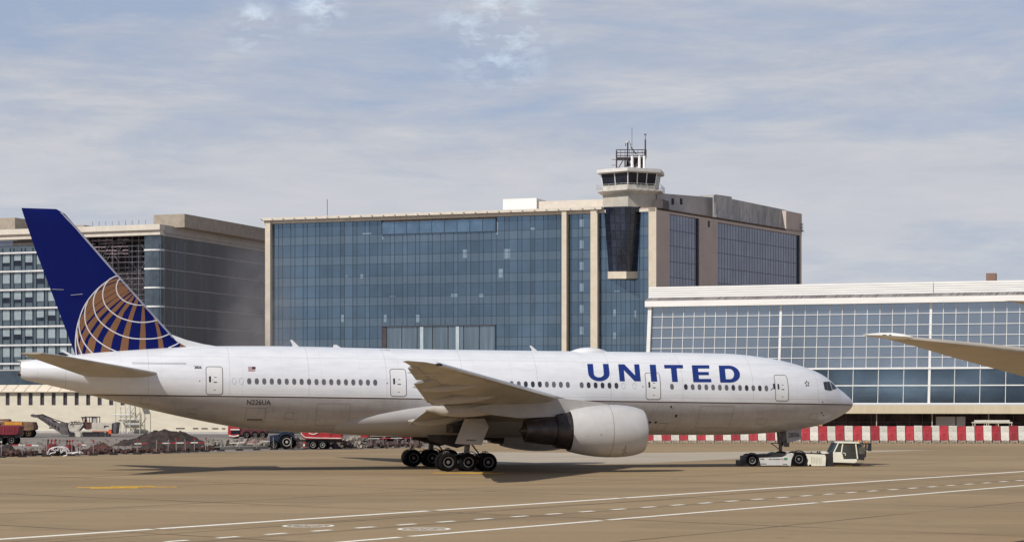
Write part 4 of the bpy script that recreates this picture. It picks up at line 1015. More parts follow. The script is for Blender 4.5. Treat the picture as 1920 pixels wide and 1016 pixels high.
# tailplanes
def tailplane(side):
    rg = []
    for k in range(12):
        t_ = k / 11; l = .6 + (10.75 - .6) * t_
        a = -21.3 - (l - 2) * .935 if l > 2 else -21.3; b = -26.9 - (l - 2) * .50
        if k == 11: a -= .35
        if b > a - .5: b = a - .5
        z = 6.12 + (l - 1) * .135; th = .10
        rg.append([(a + (b - a) * c, -side * l, z - .02 * (a - b) * c + y * th * (a - b)) for c, y in AF])
    tp = P(MB().loft(rg), 'tailplane', wunder, smooth=True, auto=60)
    return tp
tailplane(1); tailplane(-1)
# fin
FLE = [(8.0, -19.0), (8.68, -20.2), (13.33, -24.43), (17.5, -28.1), (17.83, -28.7)]
FTE = [(7.2, -27.2), (7.7, -27.34), (15.24, -30.23), (17.7, -31.05), (17.83, -31.08)]
def itp(tb, z):
    if z <= tb[0][0]: return tb[0][1] + (z - tb[0][0]) * (tb[1][1] - tb[0][1]) / (tb[1][0] - tb[0][0])
    for (a, xa), (b, xb) in zip(tb, tb[1:]):
        if z <= b: return xa + (xb - xa) * (z - a) / (b - a)
    return tb[-1][1]
def fin_y(x, z):
    a, b = itp(FLE, z), itp(FTE, z); c = min(1, max(0, (a - x) / (a - b))); return .095 * (a - b) * 5 * (.2969 * math.sqrt(c) - .126 * c - .3516 * c**2 + .2843 * c**3 - .1015 * c**4)
AFs = [(c, y) for c, y in AF]
rg = []
for z in (7.0, 7.6, 8.2, 8.7, 9.6, 11, 13.3, 15, 16.5, 17.5, 17.75, 17.83):
    a, b = itp(FLE, z), itp(FTE, z); kx = 1 if z < 17.6 else .5 if z < 17.8 else .15
    rg.append([(a + (b - a) * c, -(y if y > 0 else y / .85) * .095 * (a - b) * kx, z) for c, y in AFs])
fin = P(MB().loft(rg), 'tail_fin', navy, smooth=True, auto=60)
mb = MB(); rg = []
for k in range(10):     # polished leading edge
    z = 8.9 + 8.7 * k / 9; a = itp(FLE, z); rg.append([(a + .03, 0, z), (a - .04, -.10, z), (a - .17, -fin_y(a - .17, z) - .012, z), (a - .17, fin_y(a - .17, z) + .012, z), (a - .04, .10, z)])
P(MB().loft(rg), 'fin_leading_edge', mat('leading_edge_grey', (.42, .41, .48), .35, metal=.2), fin)
mb = MB()
mb.prism([(-16.9, -.10, 8.30), (-18.4, -.10, 8.52), (-19.6, -.10, 8.80), (-20.6, -.10, 9.15), (-20.7, -.10, 8.2), (-17.5, -.10, 8.2)], (0, .2, 0)); P(mb, 'fin_root_fillet', doorp, fin, bevel=.06)
def fm(X_, Y_, off): 
    u_ = 130 + X_ / 6.157; v_ = 505 + Y_ / 6.157; x, z = loc(u_, v_, .25)
    x = min(x, itp(FLE, z) - .05); return Vector((x, -fin_y(x, z) - off, z))
def stripe(l_, r_, inset=0): return [l_ + r_[::-1]]
GS = [stripe([(935, 480), (960, 560), (990, 680), (1010, 800), (1020, 935)], [(985, 520), (1010, 620), (1040, 720), (1065, 820), (1082, 935)]),
      stripe([(832, 380), (822, 480), (812, 620), (803, 760), (791, 955)], [(850, 385), (856, 480), (862, 620), (868, 760), (872, 955)]),
      stripe([(768, 300), (725, 400), (680, 520), (640, 640), (600, 770), (566, 965)], [(795, 310), (772, 400), (735, 510), (705, 620), (680, 750), (663, 965)]),
      stripe([(728, 290), (655, 370), (580, 470), (500, 600), (430, 720), (385, 800), (345, 975)], [(752, 290), (690, 400), (620, 490), (580, 590), (530, 700), (490, 800), (455, 975)]),
      stripe([(690, 280), (570, 370), (470, 470), (380, 570), (290, 690), (215, 810), (168, 985)], [(735, 270), (610, 390), (520, 490), (430, 590), (360, 700), (300, 820), (265, 985)]),
      stripe([(650, 250), (500, 345), (380, 440), (270, 550), (185, 650), (128, 770), (95, 900), (92, 950), (110, 985)], [(712, 245), (560, 355), (430, 465), (330, 565), (250, 685), (175, 805), (130, 985)]),
      stripe([(630, 205), (480, 290), (350, 370), (240, 460), (150, 570), (100, 690), (75, 770), (68, 880), (85, 920)], [(695, 225), (550, 305), (400, 405), (290, 495), (195, 600), (115, 730), (88, 840), (84, 905)]),
      stripe([(600, 180), (480, 225), (350, 290), (250, 355), (180, 440), (118, 560), (90, 650)], [(655, 195), (500, 272), (370, 348), (270, 425), (200, 500), (120, 640), (96, 680)]),
      stripe([(560, 140), (500, 155), (400, 195), (320, 250), (235, 330), (190, 400)], [(635, 165), (500, 212), (380, 270), (280, 335), (210, 405), (175, 440)]),
      stripe([(540, 100), (480, 115), (420, 145), (340, 205), (300, 245)], [(595, 125), (500, 145), (400, 182), (330, 225), (300, 252)]),
      [[(500, 95), (545, 80), (575, 105), (540, 92)]],
      [[(1222, 748), (1262, 775), (1330, 840), (1400, 900), (1255, 900), (1290, 840)]]]
for g_ in GS: patch([g_], 'gold_stripe', gold, fin, lambda a, b: fm(a, b, .012), 40)
ARC = [[(560, 62), (480, 95), (400, 150), (320, 215), (250, 290), (190, 370), (140, 460), (105, 560), (80, 650), (64, 760), (60, 870), (72, 985)],
       [(585, 95), (550, 125), (532, 165), (525, 220), (545, 290), (600, 350), (680, 390), (780, 410), (900, 408)],
       [(455, 105), (400, 170), (372, 250), (372, 330), (400, 410), (460, 480), (560, 550), (680, 592), (800, 610), (920, 603), (1045, 572)],
       [(330, 208), (280, 285), (262, 370), (270, 450), (300, 540), (360, 620), (450, 690), (560, 750), (700, 792), (850, 802), (1000, 792), (1100, 762), (1190, 718)],
       [(200, 360), (172, 440), (165, 530), (175, 620), (215, 710), (290, 800), (380, 870), (460, 915), (560, 958)],
       [(1130, 905), (1220, 865), (1300, 815)],
       [(105, 560), (98, 640), (110, 720), (145, 820), (190, 890), (265, 975)], [(76, 700), (80, 800), (100, 890), (138, 985)]]
def cat(pts, n=5):
    o = []
    for i in range(len(pts) - 1):
        p0_, p1_, p2_, p3_ = pts[max(0, i - 1)], pts[i], pts[i + 1], pts[min(len(pts) - 1, i + 2)]
        for k in range(n):
            t = k / n; o.append(tuple(.5 * (2 * p1_[c] + (p2_[c] - p0_[c]) * t + (2 * p0_[c] - 5 * p1_[c] + 4 * p2_[c] - p3_[c]) * t * t + (3 * p1_[c] - p0_[c] - 3 * p2_[c] + p3_[c]) * t**3) for c in (0, 1)))
    return o + [pts[-1]]
for a_ in ARC:
    pts = cat(a_); lft, rgt = [], []
    for i, p_ in enumerate(pts):
        a, b = pts[max(0, i - 1)], pts[min(len(pts) - 1, i + 1)]; dx, dy = b[0] - a[0], b[1] - a[1]; l_ = math.hypot(dx, dy); w_ = 6.5
        lft.append((p_[0] - dy / l_ * w_, p_[1] + dx / l_ * w_)); rgt.append((p_[0] + dy / l_ * w_, p_[1] - dx / l_ * w_))
    patch([[lft + rgt[::-1]]], 'globe_line', gline, fin, lambda a, b: fm(a, b, .02), 60)
mb = MB()
for z0_ in (9.2, 12.6): 
    x0_ = itp(FTE, z0_) 
for z0_ in (12.2,):
    x0_ = itp(FTE, z0_); mb.tube((x0_ + .1, -.04, z0_), (x0_ + .9, -.12, z0_ - .02), .012, 5); mb.tube((x0_ + 2.2, -.33, z0_ - .3), (x0_ + 1.4, -.22, z0_ - .4), .012, 5)
P(mb, 'rudder_hinge_mark', gline, fin)
mb = MB(); mb.prism([(-27.4, -.3, 7.55), (-27.6, -.3, 7.5), (-28.3, -.3, 7.85), (-28.2, -.3, 7.98)], (0, .1, 0)); P(mb, 'tail_probe', doorp)
mb = MB(); mb.lathe((-30.95, 0, 6.25), (-1, 0, 0), [(0, .18), (.25, .14), (.3, .08)], 12, True); P(mb, 'exhaust_outlet', nacd)
mb = MB(); mb.box(-31.1, -30.98, -.2, .2, 6.25, 7.0); P(mb, 'tailcone_panel', shadec)
# undercarriage
def wheel_mb(c, r_, w_, side):
    mb = MB(); s = w_ / 2
    mb.sm = True; mb.lathe(c, (0, 1, 0), [(-s * .8, r_ * .56), (-s, r_ * .66), (-s * .98, r_ * .86), (-s * .72, r_ * .965), (-s * .3, r_), (s * .3, r_), (s * .72, r_ * .965), (s * .98, r_ * .86), (s, r_ * .66), (s * .8, r_ * .56)], 32)
    mb.cur = 1; mb.sm = False
    for d_ in (1, -1):
        mb.cur = 1; mb.lathe(c, (0, d_, 0), [(s * .8, r_ * .57), (s * .92, r_ * .54), (s * .86, r_ * .47)], 20); mb.lathe(c, (0, d_, 0), [(s * .4, r_ * .2), (s * .75, r_ * .17), (s * .75, .005)], 14)
        mb.cur = 0; mb.lathe(c, (0, d_, 0), [(s * .86, r_ * .47), (s * .45, r_ * .42), (s * .4, r_ * .2)], 20)
    return mb
def main_gear(side):
    y = -side * (5.5 if side == 1 else 5.8); z = .655 + G; kids0 = set(bpy.data.objects)
    mb = MB(); mb.tube((0, y, .7 + G), (.25, y, 3.0), .20, 14); mb.tube((.12, y, 1.9), (.25, y, 3.4), .26, 14); mb.tube((-1.5, y, z), (1.5, y, z), .16, 10)
    mb.tube((.1, y, 1.7), (-1.0, y + side * 1.6, 3.0), .09, 8); mb.tube((.15, y, 1.6), (1.7, y + side * .3, 2.9), .08, 8); mb.tube((.3, y, .8 + G), (.95, y, 1.25 + G), .06, 6); mb.tube((.95, y, 1.25 + G), (.25, y, 1.75), .06, 6)
    for dx in (-1.45, 0, 1.45): mb.tube((dx, y - .75, z), (dx, y + .75, z), .09, 8)
    for dx in (-1.0, 1.0):
        for s_ in (-.3, .3):
            pts = [(dx * .3, y + s_, 1.15 + G), (dx * .7, y + s_, 1.2 + G), (dx * 1.05, y + s_, .95 + G), (dx * 1.35, y + s_, 1.42 + G), (dx * 1.55, y + s_, 1.35 + G), (dx * 1.6, y + s_, 1.0 + G)]
            mb.path(pts, .03, 5)
    mb.path([(-.6, y - .35, 1.3 + G), (-.2, y - .3, 1.15 + G), (.35, y - .3, 1.4 + G), (.8, y - .3, 1.2 + G)], .035, 5)
    g_ = P(mb, 'main_gear', gearm, smooth=False)
    for dx in (-1.45, 0, 1.45):
        for s_ in (-.7, .7): 
            o = wheel_mb((dx, y + s_, z), .655, .46, side).build('wheel', [tyre, hubm]); o.parent = g_
    mb = MB(); yy = -side * 6.35; mb.prism([(-.55, yy + side * .25, 3.35), (.88, yy + side * .25, 3.37), (1.14, yy, 2.77), (.58, yy - side * .1, 1.48), (-1.34, yy - side * .1, 1.58)], (0, side * .08, 0)); o = P(mb, 'gear_door', mat('gear_door_paint', (.46, .43, .40), .45, var=.08), g_)
    if side == 1:
        text_on('N226UA', .17, 'door_marking', inkm, o, lambda a, b: Vector((-.55 + a * 1.2, yy - .105, 1.78 + b * .8)), .004)
    mb = MB(); mb.prism([(-2.6, y + side * 2.6, 2.15), (1.4, y + side * 2.6, 2.15), (.9, y + side * 2.6, 1.55), (-.4, y + side * 2.6, 1.2), (-2.4, y + side * 2.6, 1.75)], (0, side * .1, 0)); P(mb, 'inner_gear_door', nacd, g_)
    mb = MB(); mb.box(-1.2, 1.2, -side * 5.0, -side * 3.0, 2.3, 2.9); P(mb, 'wheel_well', nacd, g_)
    for o_ in set(bpy.data.objects) - kids0:
        if o_.name.split('.')[0] in ('main_gear', 'wheel'): o_.data.transform(Matrix.Translation((-.33 if side == 1 else -.5, 0, 0)))
    return g_
main_gear(1); main_gear(-1)
ng = MB(); ng.tube((25.9, 0, .5), (25.75, 0, 2.6), .13, 12); ng.tube((25.8, 0, 1.6), (25.7, 0, 2.7), .19, 12); ng.tube((25.9, 0, 1.3), (27.0, 0, 2.5), .07, 8); ng.tube((25.9, -.3, .40), (25.9, .3, .40), .09, 8); ng.path([(25.75, -.2, 1.0), (25.35, -.2, 1.35), (25.0, -.2, 1.55), (25.35, -.2, 1.6), (25.7, -.2, 1.55)], .035, 5); ng.box(25.95, 26.45, -.28, .28, 1.45, 1.68); ng.box(26.2, 26.5, -.2, .2, 1.3, 1.48)
ngo = P(ng, 'nose_gear', gearm)
for s_ in (-.33, .33): o = wheel_mb((25.9, s_, .42), .54, .36, 1).build('wheel', [tyre, hubm]); o.parent = ngo
mb = MB(); mb.prism([(26.05, -.62, 2.62), (27.28, -.62, 2.72), (27.28, -.72, 1.9), (26.1, -.72, 1.6)], (0, .05, 0)); nd = P(mb, 'nose_gear_door', mat('nose_door_grey', (.36, .34, .34), .45), ngo)
text_on('2826', .5, 'fleet_number', inkm, nd, lambda a, b: Vector((26.18 + a * .92, -.745, 2.03 + b * .95 + a * .08)), .0)
mb = MB(); mb.prism([(26.05, .62, 2.62), (27.28, .62, 2.72), (27.28, .72, 1.9), (26.1, .72, 1.6)], (0, -.05, 0)); P(mb, 'nose_gear_door', MATS['nose_door_grey'], ngo)

# ================================================================ aircraft tractor under the nose
def LW(x, l, z): return Vector((PX0 + x * cs + l * sn, PY0 + x * sn - l * cs, z))
MT = Matrix.Translation(LW(25.9, 0, 0)) @ Matrix.Rotation(R(2.5), 4, 'Z') @ Matrix.Diagonal((.967, 1, 1, 1)) @ Matrix.Translation((-25.62, 0, 0))
def tq(X_, Y_, l=1.35): 
    x, z = loc(1380 + X_ / 6.857, 780 + Y_ / 6.857, l); return x, max(.03, z - x * PPIT + LIFT)
twhite = mat('tug_white', (.80, .78, .66), .4, var=.06, vscale=1.5, coat=.2)
tgrey = mat('tug_grey', (.60, .60, .58), .45, var=.08, vscale=1.5)
tdark = mat('tug_black', (.025, .022, .024), .6, var=.3)
tglass = mat('tug_glass', (.05, .055, .05), .08, var=.3, spec=.8)
tor = root('aircraft_tractor', LW(25.9, 0, 0), 'low white towing tractor cradling the airliner nose wheel', 'tow tractor')
def side_prism(pts, l0, l1, name, m, sub=None, bevel=0.0):
    mb = MB(MT); P_ = [tq(*p_) for p_ in pts]; mb.prism([(x, -l1, z) for x, z in P_], (0, l1 - l0, 0)); return part(mb, name, m, tor, sub, bevel=bevel)
side_prism([(80, 575), (135, 575), (135, 520), (300, 492), (320, 650), (80, 655)], -1.3, 1.3, 'rear_bumper', tdark)
side_prism([(230, 640), (1240, 640), (1240, 560), (1160, 520), (320, 560), (230, 600)], -1.2, 1.2, 'chassis', tdark)
side_prism([(310, 530), (300, 500), (440, 488), (470, 490), (530, 465), (640, 478), (655, 500), (600, 520)], -1.1, 1.25, 'cradle', tdark)
bodyp = side_prism([(305, 535), (500, 530), (600, 524), (660, 495), (640, 480), (690, 478), (720, 470), (745, 482), (712, 560), (703, 655), (690, 655), (670, 632), (330, 636)], 1.0, 1.4, 'side_panel', tgrey, bevel=.03)
side_prism([(305, 535), (500, 530), (600, 524), (690, 478), (745, 482), (712, 560), (703, 655), (670, 632), (330, 636)], -1.4, -1.0, 'side_panel', tgrey, bevel=.03)
side_prism([(885, 480), (1128, 490), (1142, 520), (1136, 655), (965, 650), (955, 615), (935, 620), (925, 660), (915, 610), (925, 570)], -1.4, 1.4, 'engine_cover', twhite, bevel=.03)
mb = MB(MT)
for i in range(7):
    xa, za = tq(960 + i * 20, 515, 1.41); xb, zb2 = tq(975 + i * 20, 620, 1.41); mb.box(xa, xa + .03, -1.415, -1.395, za - .5 - .1 * (i % 2), za - .05 * i * .3)
part(mb, 'vent_grille', mat('cover_bar_tan', (.45, .42, .3), .6), tor)  # thin tan upright bars on the side of the engine cover
side_prism([(700, 480), (880, 475), (1190, 480), (1240, 455), (1240, 640), (1140, 640), (1120, 505), (900, 500), (720, 500)], -1.25, 1.25, 'engine_bay', tdark)
side_prism([(1085, 462), (1160, 450), (1190, 475), (1110, 482)], .2, 1.0, 'top_cover', twhite)
mb = MB(MT)
for X_, Y_ in ((970, 478), (1050, 470), (1075, 468)): x, z = tq(X_, Y_); mb.tube((x, -.6, z - .1), (x + .1, -.6, z + .12), .06, 6)
part(mb, 'hose_fitting', tdark, tor)
# cab: lower shell, pillars, glass, roof
side_prism([(1232, 458), (1338, 458), (1362, 548), (1528, 545), (1528, 580), (1500, 597), (1236, 590)], -1.25, 1.32, 'cab_body', twhite, bevel=.04)
side_prism([(1250, 455), (1300, 345), (1515, 345), (1528, 548), (1362, 552), (1335, 462)], -1.2, 1.28, 'cab_glass', tglass)
side_prism([(1292, 322), (1520, 326), (1560, 332), (1556, 348), (1290, 345)], -1.3, 1.36, 'cab_roof', twhite, bevel=.03)
for l in (1.27, -1.28):
    for a, b, r_ in (((1297, 340), (1240, 460), .05), ((1350, 340), (1333, 462), .06), ((1333, 462), (1360, 560), .04), ((1508, 340), (1532, 540), .06)):
        (xa, za), (xb, zb2) = tq(*a, 1.3), tq(*b, 1.3); part(MB(MT).tube((xa, -l, za), (xb, -l, zb2), r_, 6), 'cab_pillar', twhite, tor)
    mb = MB(MT); xa, za = tq(1366, 480, 1.3); mb.tube((xa - .12, -l - .02, za + .08), (xa + .1, -l - .02, za + .05), .03, 6); mb.tube((xa + .1, -l - .02, za + .05), (xa + .1, -l - .02, za - .12), .03, 6)
    part(mb, 'door_handle', twhite, tor)
side_prism([(1534, 345), (1600, 350), (1632, 440), (1630, 520), (1610, 555), (1540, 550)], -1.1, 1.15, 'windscreen', mat('tug_windscreen', (.10, .095, .08), .15, var=.4, vscale=3), None)
side_prism([(1545, 480), (1625, 480), (1620, 560), (1545, 552)], -1.12, 1.17, 'front_grille', tdark)
mb = MB(MT)
for a, b in (((1610, 345), (1680, 355)), ((1680, 355), (1670, 420)), ((1620, 420), (1670, 420)), ((1622, 345), (1610, 520)), ((1650, 348), (1640, 420))):
    (xa, za), (xb, zb2) = tq(*a, .9), tq(*b, .9); mb.tube((xa, -.95, za), (xb, -.95, zb2), .045, 6); mb.tube((xa, .9, za), (xb, .9, zb2), .045, 6)
xa, za = tq(1665, 390, .9); mb.box(xa - .12, xa + .1, -1.1, -.8, za - .3, za + .3)
part(mb, 'mirror_bracket', tdark, tor)
for X_, Y_, c_ in ((1530, 318, 'orange'), (1632, 330, 'orange'), (1225, 112, '')):
    if not c_: continue
    x, z = tq(X_, Y_, .9); part(MB(MT).lathe((x, -.9, z - .06), (0, 0, 1), [(0, .07), (.12, .07), (.16, .03)], 10, True), 'beacon', mat('amber_lens', (.85, .22, .03), .3), tor)
side_prism([(1180, 600), (1500, 605), (1670, 605), (1672, 640), (1460, 645), (1440, 668), (1180, 668)], -1.2, 1.0, 'front_skirt', mat('tug_brown_metal', (.09, .06, .045), .6))
mb = MB(MT)
for i in range(13):
    x, z = tq(1232 + i * 17, 655, 1.0); mb.add([(x, -1.02, z - .09), (x + .05, -1.02, z - .09), (x + .09, -1.02, z + .07), (x + .04, -1.02, z + .07)], [(0, 1, 2, 3)])
part(mb, 'hazard_stripes', mat('hazard_yellow', (.7, .5, .15), .6), tor)
for X_, r_, nm in ((225, .47, 0), (810, .56, 1)):
    x, z = tq(X_, 590, 1.4)
    for l in (1.18, -1.18):
        mb = wheel_mb((0, 0, 0), r_, .38, 1); mm = MB(MT @ Matrix.Translation((x, -l, r_))); mm.v = [mm.M @ p_ for p_ in mb.v]; mm.f = mb.f; mm.mi = mb.mi; mm.smooth = mb.smooth
        part(mm, 'wheel', [tyre, mat('tug_rim_pale', (.42, .42, .41), .5) if nm == 0 else hubm], tor)
for X_ in (225, 810):
    mb = MB(MT); x, z = tq(X_, 590, 1.4); r_ = .47 if X_ == 225 else .56; ro = r_ + .12
    pts = [(x + ro * math.cos(R(t_)), 0, r_ + ro * math.sin(R(t_))) for t_ in range(15, 170, 12)] + [(x + (r_ + .04) * math.cos(R(t_)), 0, r_ + (r_ + .04) * math.sin(R(t_))) for t_ in range(165, 10, -12)]
    mb.prism([(a, -1.39, c_) for a, b, c_ in pts], (0, .4, 0)); part(mb, 'wheel_arch', tdark, tor)
tx_, tz_ = tq(530, 568, 1.4)
def tmark(txt, X_, Y_, size, m):
    x, z = tq(X_, Y_, 1.42); o = text_on(txt, size, 'panel_marking', m, None, lambda a, b: LW(x + a, 1.412, z + b) - Vector(tor.location)); o.parent = tor; return o
mb = MB(MT)
for X0_, X1_, Y0_, Y1_ in ((435, 470, 545, 558), (478, 580, 546, 557), (325, 375, 543, 556), (330, 405, 608, 618), (612, 662, 610, 620)):
    (xa, za), (xb, zb2) = tq(X0_, Y0_, 1.42), tq(X1_, Y1_, 1.42)
    n_ = max(2, int((xb - xa) / .09))
    for i in range(n_): X0 = xa + (xb - xa) * i / n_; mb.box(X0, X0 + (xb - xa) / n_ * .7, -1.412, -1.40, zb2, za)
part(mb, 'panel_marking', inkm, tor)
(xa, za), (xb, zb2) = tq(622, 535, 1.42), tq(665, 560, 1.42); part(MB(MT).box(xa, xb, -1.412, -1.40, zb2, za), 'green_logo_panel', mat('logo_green', (.05, .22, .08), .5), tor)
(xa, za), (xb, zb2) = tq(592, 540, 1.42), tq(614, 560, 1.42); part(MB(MT).add([(xa, -1.412, zb2), (xb, -1.412, (za + zb2) / 2), (xa, -1.412, za)], [(0, 1, 2)]), 'red_logo_mark', mat('logo_red', (.4, .05, .03), .5), tor)
# ================================================================ barriers
random.seed(21)
redp = mat('red_plastic', (.47, .04, .055), .6, var=.28, vscale=1.4, orand=.3); whp = mat('white_plastic', (.72, .69, .62), .6, var=.18, vscale=6, orand=.12)
basec = mat('barrier_base', (.33, .29, .25), .85, var=.2)
def barrier(kind):
    t = root('barrier_block', (0, 0, 0), '', 'barrier', 'red and white barrier blocks lined up before the terminal')
    m = redp if kind else whp
    mb = MB(); a, b = -.46, .46
    mb.prism([(a, -.30, .32), (a, -.22, .9), (a, -.14, 1.3), (a, -.12, 2.0), (a, .12, 2.0), (a, .14, 1.3), (a, .22, .9), (a, .30, .32)], (b - a, 0, 0)); o = mb.build('shell', m, bevel=.03); o.parent = t
    mb = MB(); mb.box(a + .04, a + .22, -.34, .34, 0, .32); mb.box(b - .22, b - .04, -.34, .34, 0, .32); mb.box(a + .05, b - .05, -.28, .28, .12, .31); o = mb.build('base', basec); o.parent = t
    return t
pr_, pw_ = barrier(1), barrier(0)
n_b = 0
u = 826.0; YB = 245.0; stepm = 1.068
X = (826 - 960) * YB / F
while X < (1990 - 960) * YB / F:
    r_ = n_b % 2 == 0
    src = pr_ if r_ else pw_
    o = src if n_b < 2 else copy_tree(src)
    o.location = (X, YB + random.uniform(-.12, .12), random.uniform(-.02, .02) - .02); o.rotation_euler = (0, 0, random.uniform(-.03, .03)); o.scale = (1.085, 1.085, 1.05 + random.uniform(-.02, .03))
    o['label'] = 'red plastic barrier block in the long row before the glass terminal' if r_ else 'white plastic barrier block in the long row before the glass terminal'
    o['group'] = 'red barrier blocks in the row' if r_ else 'white barrier blocks in the row'
    n_b += 1; X += stepm
p0 = wp(1537, 797, YB); t = root('warning_lamp', (p0.x, YB, 2.10), 'amber warning lamp glowing on top of a red barrier block near the airliner nose', 'warning lamp')
part(MB().lathe((p0.x, YB, 2.10), (0, 0, 1), [(0, .10), (.08, .22), (.25, .22), (.32, .1)], 12, True), 'lens', mat('amber_glow', (.9, .5, .12), .3, emit=.5), t)
part(MB().box(p0.x - .25, p0.x + .25, YB - .1, YB + .1, 2.07, 2.11), 'bracket', dsteel, t)
# scaffold frame beyond the barrier
p0 = wp(1862, 792, 258); t = root('pallet_rack', (p0.x, 258, 0), 'pale metal rack standing behind the barrier row at far right', 'rack')
mb = MB()
for uu in (1828, 1850, 1872, 1897): q0 = wp(uu, 792, 258); mb.tube((q0.x, 258, 0), (q0.x, 258, q0.z), .06); mb.tube((q0.x, 259.2, 0), (q0.x, 259.2, q0.z), .06)
a, b = wp(1826, 791.5, 258), wp(1898, 793, 258); mb.box(a.x, b.x, 257.9, 259.3, b.z, b.z + .16); mb.box(a.x, b.x, 257.9, 258, b.z - .9, b.z - .8)
part(mb, 'frame', mat('cream_metal', (.62, .58, .48), .6), t)
part(MB().box(a.x + .3, b.x - .3, 258.1, 259.1, b.z + .17, b.z + .4), 'stacked_board', whp, t)

# ================================================================ building site on the left
soil = mat('dark_soil', (.043, .029, .024), .95, var=.45, vscale=1.2, bump=1.0, bscale=3)
rub = mat('broken_concrete', (.24, .21, .18), .9, var=.25, island=.4)
def mound(name, c, rx, ry, h_, label, m=soil, seed=0):
    n_, k_ = 44, 16; vs = [(c.x, c.y, 0)]; fs = []; vs = []; 
    for j in range(k_ + 1):
        for i in range(n_):
            a = 2 * math.pi * i / n_; r_ = j / k_; x = math.cos(a) * rx * r_; y = math.sin(a) * ry * r_
            nz = noise.fractal(Vector((x * 1.1 + seed, y * 1.1, seed * 1.7)), .7, 2.1, 6); hh = h_ * (max(0, 1 - r_ ** 1.8) ** 1.4) * (1 + .30 * nz * min(1, r_ * 3)) + .18 * abs(nz) * (1 - r_)
            e = 1 + .18 * noise.noise(Vector((math.cos(a) * 1.5 + seed, math.sin(a) * 1.5, 3)))
            vs.append((c.x + x * e, c.y + y * e, max(-.05, hh - .03)))
    for j in range(k_):
        for i in range(n_): q_ = (i + 1) % n_; fs.append((j * n_ + i, j * n_ + q_, (j + 1) * n_ + q_, (j + 1) * n_ + i))
    rt_ = MB().add(vs, fs); o = rt_.build(name, m, None, (c.x, c.y, 0)); tag(o, label, 'soil heap'); return o
def gy(u, Y): return Vector(((u - 960) * Y / F, Y, 0))
mound('soil_mound', gy(309, 212*1.087), 5.2*1.087, 4*1.087, 1.75, 'tall peaked dark soil heap beyond the posts below the airliner tail', seed=1)
mound('soil_mound', gy(252, 211*1.087), 2.6*1.087, 2*1.087, .8, 'low dark soil heap joined to the left foot of the tall peaked heap', seed=4)
mound('soil_mound', gy(330, 186*1.087), 3.4*1.087, 1.8*1.087, 1.15, 'dark soil bank right behind the red and white plank', seed=2)
mound('soil_mound', gy(290, 183*1.087), 2.2*1.087, 1.3*1.087, .9, 'small dark soil heap left of the red and white plank', seed=7)
mound('soil_mound', gy(190, 184*1.087), 1.9*1.087, 1.5*1.087, .8, 'reddish dark soil heap between the red tarpaulin and the soil bank', mat('red_soil', (.085, .035, .028), .95, var=.4, bump=1.0, bscale=3), 9)
mound('soil_mound', gy(8, 176*1.087), 1.6*1.087, 1.4*1.087, .75, 'dark soil heap at the left edge of the site', seed=12)
mound('soil_mound', gy(490, 215*1.087), 2.6*1.087, 2*1.087, .9, 'brown soil heap behind the blue tractor', mat('brown_soil', (.12, .085, .062), .95, var=.4, bump=1.0), 15)
mound('rubble_mound', gy(664, 205*1.087), 1.7*1.087, 1.5*1.087, 1.3, 'pale rubble heap between the red trailer and the red trucks', mat('pale_rubble', (.30, .25, .20), .95, var=.5, vscale=2, bump=1.0), 18)
mound('rubble_mound', gy(800, 232*1.087), 2.2*1.087, 1.5*1.087, 1.1, 'pale rubble heap behind the main wheels', MATS['pale_rubble'], 22)
def chunks(name, pts_fn, n_, s0, s1, m, label):
    mb = MB()
    for _ in range(n_):
        p_ = pts_fn(); s_ = random.uniform(s0, s1); q_ = Matrix.Rotation(random.uniform(0, 6.3), 3, Vector((random.random(), random.random(), random.random() + .1)).normalized())
        v = [p_ + Vector((0, 0, s_ * .3)) + q_ @ Vector((x * s_ * random.uniform(.35, .6), y * s_ * random.uniform(.35, .6), z * s_ * random.uniform(.2, .4))) for x in (-1, 1) for y in (-1, 1) for z in (-1, 1)]
        mb.add(v, [(0, 1, 3, 2), (4, 6, 7, 5), (0, 4, 5, 1), (2, 3, 7, 6), (0, 2, 6, 4), (1, 5, 7, 3)])
    o = mb.build(name, m); tag(o, label, 'rubble', kind='stuff'); return o
chunks('rubble', lambda: gy(random.uniform(388, 520), random.uniform(196, 214)*1.087) + Vector((0, 0, random.uniform(0, .35))), 300, .2, .7, rub, 'broken concrete rubble strewn in a band below the airliner tail')
chunks('stones', lambda: gy(random.uniform(20, 400), random.uniform(182, 245)*1.087), 260, .06, .24, mat('site_stones', (.15, .12, .10), .95, island=.5), 'stones and clods scattered over the grey site ground')
chunks('rubble', lambda: gy(random.uniform(640, 690), random.uniform(198, 206)*1.087) + Vector((0, 0, random.uniform(0, .9))), 160, .15, .45, rub, 'small rubble scattered over the pale heap by the red trailer')
chunks('stones', lambda: gy(random.uniform(765, 850), random.uniform(215, 235)*1.087) + Vector((0, 0, random.uniform(0, .6))), 160, .2, .6, rub, 'pale rubble behind the main wheels of the airliner')
def fy(u): 
    pts = [(-60, 861), (2, 857.5), (257, 851.5), (440, 844.6), (757, 838), (900, 836.5)]
    for (a, va), (b, vb) in zip(pts, pts[1:]):
        if u <= b: return va + (vb - va) * (u - a) / (b - a)
    return pts[-1][1]
def behind_fence(u):
    g_ = gp(u, fy(u)); Y = g_.y + random.uniform(2.0, 9.0); return gy(u, Y)
chunks('site_debris', lambda: behind_fence(random.choice((random.uniform(150, 240), random.uniform(240, 400), random.uniform(240, 400), random.uniform(-10, 70), random.uniform(80, 140)))) + Vector((0, 0, random.uniform(0, .2))), 650, .08, .42, mat('debris_brown', (.07, .035, .03), .95, var=.4, island=.7), 'jumbled dark red and brown debris strewn along the site edge')
